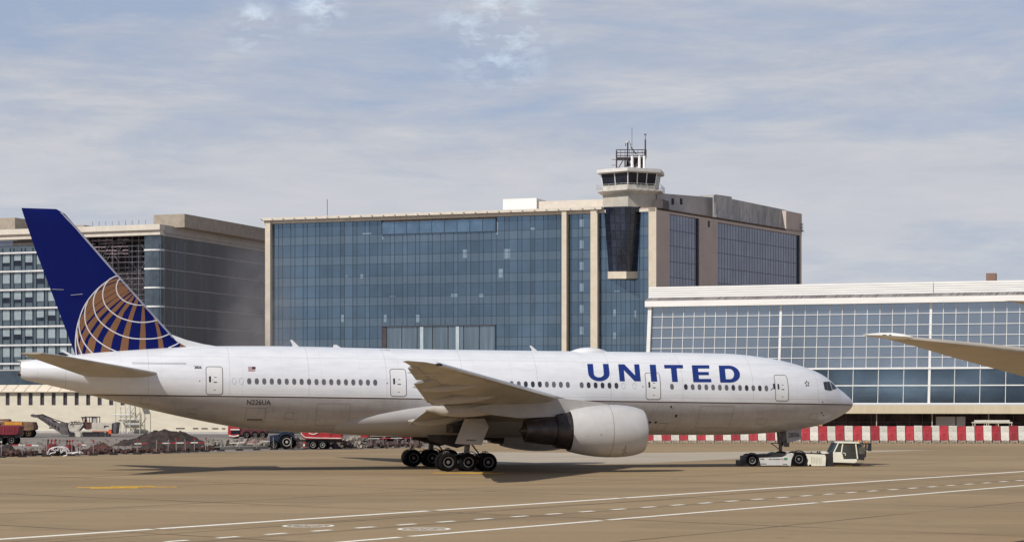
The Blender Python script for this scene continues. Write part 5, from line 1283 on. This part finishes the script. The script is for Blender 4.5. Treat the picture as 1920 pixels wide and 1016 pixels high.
chunks('site_debris', lambda: gy(random.choice((random.uniform(550, 700), random.uniform(690, 790), random.uniform(500, 560))), random.uniform(212, 232)) + Vector((0, 0, random.uniform(0, .4))), 260, .2, .7, mat('debris_grey', (.10, .07, .065), .95, var=.4, island=.7), 'grey and brown debris behind the trucks under the fuselage')
# fence line
black = mat('black_rubber', (.02, .017, .016), .8, var=.3)
mb = MB(); prev = None
for u in range(-60, 420, 12):
    a = gp(u, fy(u) - 2.6); b = gp(u + 12, fy(u + 12) - 2.6); mb.loft([[(p_.x, p_.y, 0), (p_.x, p_.y, .2 + .03 * math.sin(p_.x)), (p_.x, p_.y + .5, .2), (p_.x, p_.y + .5, 0)] for p_ in (a, b)])
tag(mb.build('cable_duct', black), 'long black duct lying along the foot of the marker posts', 'duct')
mb = MB(); a, b = gp(392, 843.5), gp(500, 841); mb.prism([(a.x, a.y, 0), (b.x, b.y, 0), (b.x, b.y + .8, 0), (a.x, a.y + .8, 0)], (0, 0, .34)); tag(mb.build('concrete_kerb', mat('kerb_concrete', (.42, .39, .33), .9), bevel=.03), 'pale concrete kerb beam lying before the rubble band', 'kerb')
pole = mat('post_grey', (.30, .27, .26), .5, var=.15); lampm = mat('red_lens', (.42, .03, .03), .4)
def post(lampk):
    t = root('marker_post', (0, 0, 0), '', 'marker post', 'marker posts along the edge of the site')
    o = MB().prism([(-.42, -.2, 0), (.42, -.2, 0), (.34, -.2, .12), (.14, -.2, .2), (-.14, -.2, .2), (-.34, -.2, .12)], (0, .4, 0)).build('foot', black); o.parent = t
    o = MB().tube((0, 0, .15), (0, 0, 1.22 if lampk else 1.35), .035, 8).build('pole', pole); o.parent = t
    if lampk:
        mb = MB(); mb.tube((0, 0, 1.22), (0, 0, 1.26), .06, 8); mb.lathe((0, -.0, 1.26), (0, 0, 1), [(0, .06), (.04, .085), (.15, .085), (.18, .04)], 10, True); o = mb.build('lamp', lampm); o.parent = t
    return t
protos = {0: None, 1: None}
posts = [(2, 0), (42, 0), (87, 0), (134, 0), (175, 1), (213, 0), (257, 1), (293, 0), (315, 0), (331, 1), (348, 0), (364, 1), (385, 1), (414, 0), (449, 0), (481, 0), (513, 0), (546, 0), (577, 0), (608, 0), (635, 0), (664, 0), (694, 0), (719, 0), (745, 0), (770, 0)]
for i, (u, k) in enumerate(posts):
    if protos[k] is None: protos[k] = post(k); o = protos[k]
    else: o = copy_tree(protos[k])
    g_ = gp(u, fy(u)); o.location = (g_.x, g_.y, 0); o.rotation_euler = (random.uniform(-.05, .05), random.uniform(-.05, .05), random.uniform(-.3, .3))
    o['group'] = 'marker posts with red lamps' if k else 'plain marker posts'
    if k: o['label'] = 'grey marker post with red lamp on a black rubber foot'
    elif u < 300: o['label'] = 'plain grey marker post on a black foot left of the soil heap'; o['group'] = 'plain marker posts left of the soil heap'
    elif u < 430: o['label'] = 'plain grey marker post before the dark soil bank'; o['group'] = 'plain marker posts before the soil bank'
    else: o['label'] = 'plain grey marker post before the trucks and rubble under the fuselage'; o['group'] = 'plain marker posts under the fuselage'
def plank(u0, u1, v0, v1, Y, th, first, label, segs=6):
    a, b = wp(u0, v0, Y), wp(u1, v1, Y); t = root('striped_plank', (a.x, Y, a.z), label, 'barrier plank')
    for i in range(segs):
        p_, q_ = a.lerp(b, i / segs), a.lerp(b, (i + 1) / segs)
        part(MB().prism([p_, q_, q_ + Vector((0, 0, th)), p_ + Vector((0, 0, th))], (0, .05, 0)), 'red_stripe' if (i + first) % 2 else 'white_stripe', redp if (i + first) % 2 else whp, t)
plank(252, 384, 832.5, 830, 184*1.087, .11, 0, 'red and white striped plank before the dark soil bank', 10)
plank(22, 72, 835, 836, 176*1.087, .14, 1, 'faded red and white plank left of the white hoop trailer', 4)
plank(145, 162, 834, 835.5, 178*1.087, .13, 1, 'short red plank right of the white hoop trailer', 2)
plank(430, 545, 831, 826, 196*1.087, .08, 0, 'thin pale plank rail before the blue tractor', 4)
plank(560, 640, 826.5, 825, 197*1.087, .06, 0, 'thin plank rail before the red trailer', 5)
plank(690, 775, 822.5, 821, 203*1.087, .08, 0, 'thin pale plank rail before the red trucks', 4)
# white hoop trailer
t = root('hoop_trailer', gy(120, 183.1), 'white hoop-framed drawbar trailer parked on the site edge at left', 'trailer')
def q2(X_, Y_, Y=183.1): return wp(X_ / 7.817, 740 + Y_ / 7.817, Y)
wht = mat('white_tube', (.62, .60, .60), .4, var=.06)
mb = MB()
for dy in (0, 1.1):
    Y = 183.1 + dy; pts = [q2(*p_, 183.1) + Vector((0, dy, 0)) for p_ in ((705, 880), (700, 845), (725, 800), (775, 772), (840, 762), (905, 768), (950, 790), (975, 830), (985, 870))]
    mb.path(pts, .06, 6); mb.path([q2(*p_) + Vector((0, dy, 0)) for p_ in ((715, 885), (800, 912), (900, 905), (1000, 880), (1140, 838))], .05, 6)
    mb.path([q2(*p_) + Vector((0, dy, 0)) for p_ in ((725, 870), (770, 845), (830, 850), (840, 890))], .05, 6); mb.tube(q2(850, 775) + Vector((0, dy, 0)), q2(850, 840) + Vector((0, dy, 0)), .045, 6); mb.tube(q2(940, 800) + Vector((0, dy, 0)), q2(850, 860) + Vector((0, dy, 0)), .045, 6); mb.tube(q2(770, 800) + Vector((0, dy, 0)), q2(860, 850) + Vector((0, dy, 0)), .045, 6)
    mb.path([q2(*p_) + Vector((0, dy, 0)) for p_ in ((985, 850), (1060, 850), (1140, 835), (1180, 860))], .05, 6)
for p_ in ((705, 845), (840, 762), (975, 830), (1000, 880)): mb.tube(q2(*p_), q2(*p_) + Vector((0, 1.1, 0)), .045, 6)
part(mb, 'hoop_frame', wht, t)
c_ = q2(850, 880); c_.z = .22
for dy in (-.05, 1.15): mb = MB(); mb.lathe((c_.x, 183.1 + dy, .24), (0, 1, 0), [(-.08, .1), (-.08, .22), (-.04, .24), (.04, .24), (.08, .22), (.08, .1)], 18, True); part(mb, 'wheel', tyre, t)
c_ = q2(1135, 870); mb = MB(); mb.tube((c_.x, 183.6, .0), (c_.x, 183.6, .75), .05); mb.tube((c_.x - .2, 183.6, .04), (c_.x + .2, 183.6, .04), .05); part(mb, 'jockey_stand', dsteel, t)
# red tarpaulin heaps / bundled barriers behind the hoop trailer
tarp = mat('red_tarpaulin', (.17, .02, .022), .8, var=.4, vscale=1.5, bump=.6)
def bundle(u0, u1, v0, Y, label):
    a, b = gy(u0, Y), gy(u1, Y); h_ = HC + (HY - v0) * Y / F; t = root('covered_stack', ((a.x + b.x) / 2, Y, 0), label, 'stack')
    mb = MB(); c_ = (a.x + b.x) / 2; hw = (b.x - a.x) / 2
    rg = [[(c_ + hw * s_ * math.cos(th) * (1 + .1 * noise.noise(Vector((th * 2, z, u0)))), Y + .8 + .7 * s_ * math.sin(th), z) for th in [2 * math.pi * i / 20 for i in range(20)]] for z, s_ in ((0, 1.05), (h_ * .45, 1.0), (h_ * .85, .88), (h_, .55), (h_ * 1.03, .1))]
    part(mb.loft(rg), 'tarpaulin', tarp, t)
    for k in range(3):
        x = c_ + hw * (-.5 + .5 * k); mb = MB(); mb.tube((x, Y + .6, h_ * .8), (x + .05, Y + .6, h_ + .3), .06, 6); mb.ball((x + .05, Y + .6, h_ + .38), .11, 8); part(mb, 'lamp_stub', lampm if k != 0 else dsteel, t)
bundle(80, 106, 832.5, 189.7, 'dark red covered stack with lamp stubs behind the white hoop trailer')
bundle(117, 137, 833.5, 189.7, 'smaller dark red covered stack right behind the trailer drawbar')
# wheels helper
def simple_wheel(c, r_, w_, t, m2=None):
    mb = wheel_mb((0, 0, 0), r_, w_, 1); mm = MB(); mm.v = [p_ + Vector(c) for p_ in mb.v]; mm.f = mb.f; mm.mi = mb.mi; mm.smooth = mb.smooth
    part(mm, 'wheel', [tyre, m2 or hubm], t)
def pxp(pts, Y, th, name, m, t, sub=None, bevel=0.0):
    return part(MB().prism([wp(u_, v_, Y) for u_, v_ in pts], (0, th, 0)), name, m, t, sub, bevel=bevel)
vred = mat('vehicle_red', (.42, .018, .03), .4, var=.2, vscale=1, coat=.3); dred = mat('dull_dark_red', (.19, .012, .025), .55, var=.3); vwhite = mat('vehicle_white', (.68, .64, .60), .5, var=.12)
vor = mat('vehicle_orange', (.62, .27, .03), .5, var=.15); vbr = mat('muddy_brown', (.22, .125, .075), .8, var=.35); vblue = mat('tractor_blue', (.012, .022, .05), .4, var=.2)
# red tipper truck at the left edge
Y = 214*1.087; t = root('tipper_truck', gy(0, Y), 'dark red tipper truck cut off by the left edge of the site', 'truck')
pxp([(-75, 797), (30, 797.5), (36.5, 799), (34, 811), (30, 815), (-75, 815)], Y, 2.4, 'tipper_body', dred, t, bevel=.04)
pxp([(-75, 815.3), (31, 815.3), (32, 820), (-75, 820)], Y + .2, 2.0, 'chassis', tdark, t)
pxp([(-75, 794), (-5, 794), (-5, 796.9), (-75, 796.9)], Y + .3, 1.8, 'load', vbr, t)
for k in range(6): a = wp(-70 + k * 19, 797, Y); part(MB().box(a.x, a.x + .12, Y - .05, Y - .005, a.z - .95, a.z - .05), 'body_rib', vred, t)
for u in (-60, -32, -2, 21): c_ = gy(u, Y); simple_wheel((c_.x, Y + .25, .55), .55, .4, t); simple_wheel((c_.x, Y + 2.1, .55), .55, .4, t)
part(MB().ball((gy(2.5, Y).x, Y + .0, .35), .12, 8), 'reflector', whp, t)
pxp([(-118, 790), (-84, 790), (-80, 800), (-80, 820), (-118, 820)], Y, 2.3, 'cab', vred, t, bevel=.06)
# brown and orange tipper further back
Y = 262*1.087; t = root('earth_mover', gy(40, Y), 'muddy orange and brown dump truck behind the dark red tipper', 'dump truck')
pxp([(-30, 791), (8, 789.5), (44, 790.3), (61, 791), (64, 800), (63, 805.5), (57, 807), (-30, 806)], Y, 2.6, 'dump_body', vbr, t, bevel=.06)
pxp([(8, 790.3), (41, 791), (41.5, 796.5), (8, 796.5)], Y - .12, .1, 'orange_panel', vor, t)
pxp([(-6, 789.0), (-2, 785.5), (14, 785), (17, 788), (16, 789.4)], Y + .4, 1.6, 'spoil_load', vbr, t)
pxp([(33, 797), (42, 797), (42, 803), (36, 803)], Y - .15, .12, 'orange_arm', vor, t)
pxp([(-30, 806.3), (58, 807.3), (56, 812), (-30, 812)], Y + .3, 1.8, 'chassis', tdark, t)
for u in (-20, 10, 39, 53): c_ = gy(u, Y); simple_wheel((c_.x, Y + .3, .62), .62, .5, t, vbr); simple_wheel((c_.x, Y + 2.2, .62), .62, .5, t, vbr)
# milling machine with conveyor
Y = 268*1.087; t = root('milling_machine', gy(165, Y), 'pale road milling machine with long raised conveyor and small canopy', 'milling machine')
def m(X_, Y_): return (X_ / 7.817, 740 + Y_ / 7.817)
conv = mat('conveyor_grey', (.135, .115, .12), .6, var=.4, vscale=2); mw = mat('machine_cream', (.58, .53, .45), .55, var=.15, vscale=1.2)
pxp([m(*p_) for p_ in ((520, 290), (610, 282), (700, 325), (870, 430), (985, 520), (1000, 572), (905, 572), (740, 470), (640, 395), (545, 335))], Y + .7, 1.0, 'conveyor', conv, t)
pxp([m(*p_) for p_ in ((445, 295), (465, 282), (525, 300), (548, 332), (500, 332), (455, 318))], Y + .55, 1.3, 'conveyor_head', conv, t)
mb = MB()
for k in range(9):
    a = wp(*m(560 + k * 48, 300 + k * 27), Y + .6); b = wp(*m(585 + k * 44, 345 + k * 27), Y + .6); mb.tube(a, b, .05, 5)
mb.path([wp(*m(*p_), Y + .6) for p_ in ((610, 280), (780, 350), (760, 375), (870, 385), (945, 405), (960, 450))], .05, 5); mb.path([wp(*m(*p_), Y + 1.8) for p_ in ((610, 280), (780, 350), (945, 405))], .05, 5)
part(mb, 'conveyor_frame', dsteel, t)
pxp([m(*p_) for p_ in ((880, 400), (960, 410), (1000, 540), (1010, 580), (900, 580), (860, 470))], Y + .4, 1.8, 'conveyor_foot', conv, t)
pxp([m(*p_) for p_ in ((1000, 425), (1140, 412), (1225, 412), (1225, 440), (1140, 530), (1020, 535), (1000, 480))], Y + .3, 2.0, 'front_body', mw, t, bevel=.05)
pxp([m(*p_) for p_ in ((1345, 408), (1640, 412), (1640, 500), (1600, 545), (1245, 545), (1130, 530), (1260, 515), (1345, 500))], Y, 2.5, 'engine_body', mw, t, bevel=.05)
pxp([m(*p_) for p_ in ((1215, 400), (1265, 400), (1350, 412), (1345, 500), (1260, 510), (1225, 480))], Y + .3, 2.0, 'operator_platform', mat('platform_dark_red', (.12, .05, .045), .7, var=.4), t)
pxp([m(*p_) for p_ in ((1120, 520), (1200, 420), (1225, 430), (1150, 530))], Y - .05, .2, 'ladder', shadec, t)
pxp([m(*p_) for p_ in ((1185, 322), (1300, 315), (1425, 318), (1425, 330), (1185, 333))], Y + .1, 2.3, 'canopy', dsteel, t)
pxp([m(*p_) for p_ in ((1202, 333), (1250, 333), (1240, 372), (1208, 372))], Y + .2, .08, 'canopy_window', mw, t)
pxp([m(*p_) for p_ in ((1352, 330), (1412, 330), (1412, 405), (1345, 412), (1345, 385))], Y + .2, .08, 'canopy_window', shadec, t)
mb = MB()
for a, b in (((1195, 330), (1225, 415)), ((1265, 330), (1268, 400)), ((1345, 330), (1345, 415)), ((1418, 328), (1418, 412)), ((1000, 425), (1030, 400)), ((1030, 400), (1220, 412)), ((1050, 445), (1050, 385)), ((1112, 412), (1112, 380))):
    for dy in (.15, 2.1): part(MB().tube(wp(*m(*a), Y) + Vector((0, dy, 0)), wp(*m(*b), Y) + Vector((0, dy, 0)), .06, 5), 'handrail', dsteel, t)
pxp([m(*p_) for p_ in ((1625, 420), (1700, 395), (1722, 405), (1708, 520), (1700, 568), (1630, 565))], Y + .2, 2.1, 'exhaust_cowling', conv, t, bevel=.08)
pxp([m(*p_) for p_ in ((1590, 505), (1632, 505), (1632, 565), (1590, 575))], Y - .08, .06, 'orange_panel', mat('safety_orange', (.75, .10, .03), .5), t)
pxp([m(*p_) for p_ in ((1350, 520), (1585, 525), (1585, 538), (1350, 538))], Y - .06, .05, 'orange_stripe', mat('faded_orange', (.55, .26, .17), .6), t)
pxp([m(*p_) for p_ in ((1520, 450), (1590, 450), (1585, 462), (1540, 462), (1538, 480), (1524, 480))], Y - .06, .05, 'side_marking', inkm, t)
for (a, b) in ((1005, 1085), (1105, 1185), (1450, 1530), (1540, 1620)):
    pts = [m(a, 560), m(a + 12, 545), m(b - 12, 545), m(b, 562), m(b - 8, 605), m(a + 8, 605)]
    for dy in (.0, 1.9): pxp([(p_[0], p_[1] + (1.5 if i > 3 else 0)) for i, p_ in enumerate(pts)], Y + dy, .45, 'crawler_track', tdark if a != 1105 else mw, t)
pxp([m(*p_) for p_ in ((1200, 546), (1445, 548), (1445, 615), (1215, 615))], Y + .1, 2.2, 'milling_drum_housing', dark, t)
# worker on the platform
def person(base, H, yaw, shirt, trousers, label, arm=.35):
    t = root('person', base, label, 'person', None, yaw); s = H / 1.75
    J = [(0, 0, .98), (0, 0, 1.18), (0, .02, 1.42), (0, 0, 1.53), (0, -.01, 1.66), (.10, 0, .92), (.12, -.03, .5), (.13, .02, .08), (.13, -.13, .04), (-.10, 0, .92), (-.12, .03, .5), (-.13, .06, .08), (-.13, -.09, .04), (.19, .01, 1.42), (.26, -.02, 1.15), (.22, -arm * .8, 1.05), (.21, -arm, 1.05), (-.19, .01, 1.42), (-.27, 0, 1.14), (-.25, -arm * .6, 1.0), (-.25, -arm * .8, .98)]
    E = [(0, 1), (1, 2), (2, 3), (3, 4), (0, 5), (5, 6), (6, 7), (7, 8), (0, 9), (9, 10), (10, 11), (11, 12), (2, 13), (13, 14), (14, 15), (15, 16), (2, 17), (17, 18), (18, 19), (19, 20)]
    rad = [.15, .145, .14, .06, .10, .10, .07, .05, .045, .10, .07, .05, .045, .07, .05, .035, .04, .07, .05, .035, .04]
    me = bpy.data.meshes.new('body'); me.from_pydata([tuple(c * s for c in j) for j in J], E, []); o = bpy.data.objects.new('body', me); COL.objects.link(o); o.parent = t
    sk = o.modifiers.new('skin', 'SKIN'); 
    for v_, r_ in zip(me.skin_vertices[0].data, rad): v_.radius = (r_ * s, r_ * s * .85)
    me.skin_vertices[0].data[0].use_root = True
    o.modifiers.new('sub', 'SUBSURF').levels = 1; o.modifiers['sub'].render_levels = 1; me.materials.append(trousers); 
    mb = MB(); mb.loft([[(math.cos(2 * math.pi * i / 14) * a * s, math.sin(2 * math.pi * i / 14) * b * s, z * s) for i in range(14)] for z, a, b in ((.92, .19, .15), (1.1, .18, .14), (1.35, .21, .15), (1.47, .15, .11), (1.52, .07, .07))]); o2 = mb.build('jacket', shirt, smooth=True); o2.parent = t
    mb = MB(); mb.ball((0, 0, 1.74 * s), .12 * s, 10, (1, 1.1, .75)); o3 = mb.build('helmet', whp, smooth=True); o3.parent = t
    return t
bp_ = wp(*m(1250, 470), Y + 1.0)
person(Vector((bp_.x, Y + 1.0, bp_.z - .1)), 1.7, R(60), mat('orange_vest', (.55, .09, .04), .7), mat('dark_clothes', (.06, .045, .05), .8), 'worker in orange vest standing on the milling machine platform')
# blue tractor
Y = 193*1.087; t = root('farm_tractor', gy(535, Y), 'dark blue tractor with large pale-hubbed rear wheel beside the red trailer', 'tractor')
simple_wheel((gy(538, Y).x, Y, .78), .78, .5, t, mat('pale_hub', (.42, .40, .37), .5)); simple_wheel((gy(538, Y).x, Y + 1.9, .78), .78, .5, t, MATS['pale_hub'])
simple_wheel((gy(514, Y).x, Y + .1, .48), .48, .35, t); simple_wheel((gy(514, Y).x, Y + 1.8, .48), .48, .35, t)
pxp([(505, 816), (524, 813), (524, 829), (506, 830)], Y + .5, .9, 'bonnet', vblue, t, bevel=.05)
pxp([(524, 809), (548, 806), (550, 817), (546, 826), (526, 828)], Y + .25, 1.5, 'cab_base', vblue, t, bevel=.05)
pxp([(526, 806), (529, 790), (546, 790), (548, 806)], Y + .3, 1.4, 'cab_glass', darkg, t); pxp([(524, 789.7), (549, 789.7), (548, 786.5), (526, 786.5)], Y + .2, 1.6, 'cab_roof', vblue, t, bevel=.04)
mb = MB(); pts = [(gy(538, Y).x + .95 * math.cos(R(a_)), .78 + .95 * math.sin(R(a_))) for a_ in range(10, 175, 15)]; pts2 = [(gy(538, Y).x + .84 * math.cos(R(a_)), .78 + .84 * math.sin(R(a_))) for a_ in range(170, 5, -15)]
mb.prism([(x, Y - .28, z) for x, z in pts + pts2], (0, .5, 0)); part(mb, 'mudguard', vblue, t)
# red tank trailer
Y = 193*1.087; t = root('tank_trailer', gy(600, Y), 'bright red trailer with curved white stripe and two pale-hubbed wheels', 'trailer')
pxp([(561, 790), (563, 808), (567, 820), (575, 823.5), (640.5, 823.5), (640.5, 790)], Y, 2.3, 'tank_body', vred, t, bevel=.08)
mb = MB(); pts = [wp(u_, v_, Y - .03) for u_, v_ in ((563, 806), (566, 814), (572, 819.5), (585, 820.5), (615, 821), (640, 821.2))]; mb.path(pts, .05, 5); mb.path([wp(u_, v_, Y - .03) for u_, v_ in ((579, 812), (588, 814), (596, 811), (601, 806))], .05, 5); part(mb, 'white_stripe', whp, t)
for u in (587, 605): simple_wheel((gy(u, Y).x, Y + .1, .47), .47, .4, t, MATS['pale_hub']); simple_wheel((gy(u, Y).x, Y + 2.1, .47), .47, .4, t)
pxp([(560, 824), (640, 824), (640, 829), (610, 829), (575, 829), (560, 827)], Y + .5, 1.3, 'chassis', tdark, t)
mb = MB(); mb.tube(wp(640, 826, Y + 1), wp(652, 829, Y + 1), .08); part(mb, 'drawbar', tdark, t)
pxp([(619, 790), (621, 790), (621, 823), (619, 823)], Y - .04, .03, 'body_seam', dred, t)
# far red lorry with white cab top
Y = 255*1.087; t = root('lorry', gy(450, Y), 'red lorry with white cab stripe parked behind the rubble band', 'lorry')
pxp([(428, 790), (449, 790), (449, 819), (430, 820), (427, 812)], Y, 2.4, 'cab', vred, t, bevel=.05)
pxp([(432, 803.6), (449.2, 803.6), (449.2, 806), (432, 806)], Y - .05, .04, 'white_stripe', whp, t); pxp([(433, 807), (448, 807), (448, 813), (433, 813)], Y - .06, .05, 'windscreen', darkg, t); pxp([(429, 814.5), (438, 816.5), (448, 814.5), (448, 817), (438, 819), (429, 817.5)], Y - .09, .05, 'bumper', whp, t)
pxp([(449.5, 800), (500, 800), (500, 813), (486, 815), (449.5, 815)], Y + .1, 2.3, 'skip_body', mat('dusky_red', (.11, .022, .03), .7, var=.4), t, bevel=.04)
for u in (440, 462, 478, 492): simple_wheel((gy(u, Y).x, Y + .2, .52), .52, .4, t); simple_wheel((gy(u, Y).x, Y + 2.1, .52), .52, .4, t)
pxp([(446, 815.5), (498, 815.5), (498, 818.5), (446, 818.5)], Y + .4, 1.5, 'chassis', tdark, t)
# dark red trucks behind posts
for (u0, u1, Y, label, nm, mm_) in ((678, 718, 207*1.087, 'dark red truck with dusty wheels right of the pale rubble heap', 'road_truck', dred), (722, 775, 209*1.087, 'dark red flat trailer standing closest to the main wheels', 'flat_trailer', dred)):
    t = root(nm, gy((u0 + u1) / 2, Y), label, 'truck' if nm == 'road_truck' else 'trailer')
    if nm == 'road_truck':
        pxp([(u0, 800), (u0 + 12, 798), (u0 + 13, 822), (u0 - 2, 822), (u0 - 2, 812)], Y, 2.3, 'cab', vred, t, bevel=.05); pxp([(u0 + 14, 796), (u1, 796), (u1, 815), (u0 + 14, 817)], Y, 2.3, 'cargo_body', mm_, t, bevel=.03); pxp([(u0 + 1, 803), (u0 + 10, 802), (u0 + 10, 810), (u0 + 1, 810)], Y - .04, .03, 'side_window', darkg, t)
    else:
        pxp([(u0, 806), (u1, 808), (u1, 818), (u0, 817)], Y, 2.3, 'cargo_body', mm_, t, bevel=.03)
        for k in range(4): pxp([(u0 + 4 + k * 13, 808), (u0 + 5.5 + k * 13, 808), (u0 + 5.5 + k * 13, 817), (u0 + 4 + k * 13, 817)], Y - .08, .06, 'stake', vred, t)
    pxp([(u0, 818.5), (u1, 818.5), (u1, 823), (u0, 823)], Y + .4, 1.5, 'chassis', tdark, t)
    for k in range(3): c_ = gy(u0 + 7 + k * (u1 - u0 - 12) / 2, Y); simple_wheel((c_.x, Y + .2, .5), .5, .4, t, vbr if k == 0 else hubm); simple_wheel((c_.x, Y + 2.0, .5), .5, .4, t)
# red/white sign by the posts
t = root('chevron_board', gp(570, 842.5), 'small red and white striped board beside a post before the red trailer', 'sign'); g_ = gp(570, 842.5)
for k in range(3): part(MB().box(g_.x - .10, g_.x + .10, g_.y, g_.y + .05, .15 + .22 * k, .36 + .22 * k), 'stripe', redp if k % 2 == 0 else whp, t)
part(MB().box(g_.x - .25, g_.x + .25, g_.y - .2, g_.y + .25, 0, .14), 'foot', black, t)

# ================================================================ wings of other aircraft reaching in from the right
def span_wing(name, label, pts_near, pts_far, thk, mtop, mbot, nm='wing_panel'):
    t = root(name, (pts_near[-1].x, pts_near[-1].y, 0), label, 'aircraft wing')
    rg = []
    for a, b, h_ in zip(pts_near, pts_far, thk):
        ring_ = []
        for c, y in AF:
            p_ = a.lerp(b, c); ring_.append((p_.x, p_.y, p_.z + y * h_ * .16 * (1.0 if y > 0 else .6)))
        rg.append(ring_)
    part(MB().loft(rg), nm, mbot, t, smooth=True, auto=60); return t
near, far, thk = [], [], []
for (u, v0, v1, Yn, Yf, h_) in ((1625, 627.8, 629.2, 60.6, 61.2, .15), (1645, 628.5, 631, 60.8, 62.3, .5), (1675, 631, 638.5, 61.0, 63.6, 1.1), (1720, 635.5, 650, 61.6, 65.0, 1.6), (1780, 641.5, 668, 62.4, 66.8, 2.2), (1850, 649, 687, 63.6, 69, 2.9), (1925, 658, 707, 65, 71.2, 3.6), (2050, 674, 738, 67.2, 75.4, 4.8), (2400, 705, 790, 73, 86, 6.8)):
    near.append(wp(u, v0 + 1.5, Yn)); far.append(wp(u, v1, Yf)); thk.append(h_)
fwg = mat('foreground_wing', (.50, .44, .36), .45, var=.08, vscale=.8)
t = span_wing('aircraft_wing', 'beige underside of a swept aircraft wing reaching in from the right edge', near, far, thk, fwg, fwg)
rg = []
for (u, v, r_) in ((1618, 627.2, .01), (1632, 627.5, .05), (1650, 628, .085), (1672, 629, .10), (1695, 630.6, .085), (1712, 632.4, .02)):
    c_ = wp(u, v + .6, 60.4); rg.append([(c_.x, c_.y + .25 * math.cos(2 * math.pi * i / 12) * (r_ / .1) ** .5, c_.z + r_ * math.sin(2 * math.pi * i / 12)) for i in range(12)])
part(MB().loft(rg), 'wing_tip_fairing', mat('tip_white', (.78, .76, .72), .35), t, smooth=True)
c_ = wp(1669, 628.4, 60.2); mb = MB().ball(c_, .05, 8, (1.4, 1, .6)); mb.tube(c_, wp(1655, 627.6, 60.15), .012, 5); part(mb, 'navigation_light', inkm, t)
near, far, thk = [], [], []
for (u, v0, v1, Yn, h_) in ((1884, 563, 563.6, 90, .1), (1900, 563.8, 566, 90, .5), (1920, 565, 571, 91, 1.0), (1960, 568, 578, 92, 1.6), (2100, 578, 600, 95, 3), (2600, 610, 655, 104, 6), (3300, 650, 715, 118, 9)):
    near.append(wp(u, v0 + .6, Yn)); far.append(wp(u, v1, Yn + 2)); thk.append(h_)
span_wing('aircraft_wing', 'tiny pointed wing tip just inside the right edge above the beige wing', near, far, thk, fwg, fwg)

# ================================================================ drifting dust beside the glass block
def dust():
    global nt
    a = wp(440, 640, 285); me_ = MB().box(wp(385, 0, 300).x, wp(600, 0, 300).x, 292, 308, 3.0, 31); o = me_.build('dust_cloud', []); 
    m_ = bpy.data.materials.new('dust'); m_.use_nodes = True; nt = m_.node_tree; nt.nodes.clear(); out_ = N('ShaderNodeOutputMaterial'); pv = N('ShaderNodeVolumePrincipled'); L(pv.outputs[0], out_.inputs['Volume'])
    pv.inputs['Color'].default_value = (.60, .56, .56, 1); pv.inputs['Anisotropy'].default_value = .0
    t_ = N('ShaderNodeTexCoord'); g_ = N('ShaderNodeMapping'); L(t_.outputs['Generated'], g_.inputs[0]); s_ = N('ShaderNodeSeparateXYZ'); L(t_.outputs['Generated'], s_.inputs[0])
    nz = wnoise(t_.outputs['Object'], .16, 4, .6, .6)
    x, y, z = s_.outputs['X'], s_.outputs['Y'], s_.outputs['Z']
    # column leans: wide at the foot, thin and fading upward
    cx_ = wmath('ADD', .5, wmath('MULTIPLY', z, -.05)); dx = wmath('ABSOLUTE', wmath('SUBTRACT', x, cx_))
    wdt = wmath('ADD', .46, wmath('MULTIPLY', z, -.16)); fall = wmath('MAXIMUM', wmath('SUBTRACT', 1.0, wmath('DIVIDE', dx, wdt)), 0.0)
    fz = wmath('MULTIPLY', wmath('MINIMUM', wmath('MULTIPLY', z, 6.0), 1.0), wmath('MAXIMUM', wmath('SUBTRACT', 1.0, wmath('MULTIPLY', z, 1.0)), 0.0))
    fy_ = wmath('MULTIPLY', wmath('MULTIPLY', y, wmath('SUBTRACT', 1.0, y)), 4.0)
    d_ = wmath('MULTIPLY', wmath('MULTIPLY', wmath('MULTIPLY', fall, fz), fy_), ramp(nz, [(.35, (0, 0, 0)), (.65, (1, 1, 1))]))
    L(wmath('MULTIPLY', d_, .30), pv.inputs['Density']); o.data.materials.clear(); o.data.materials.append(m_)
    tag(o, 'pale brown dust drifting up beside the glass office block', 'dust', kind='stuff')
dust()
for o in bpy.data.objects:
    if o.parent is not None and 'category' in o: del o['category']
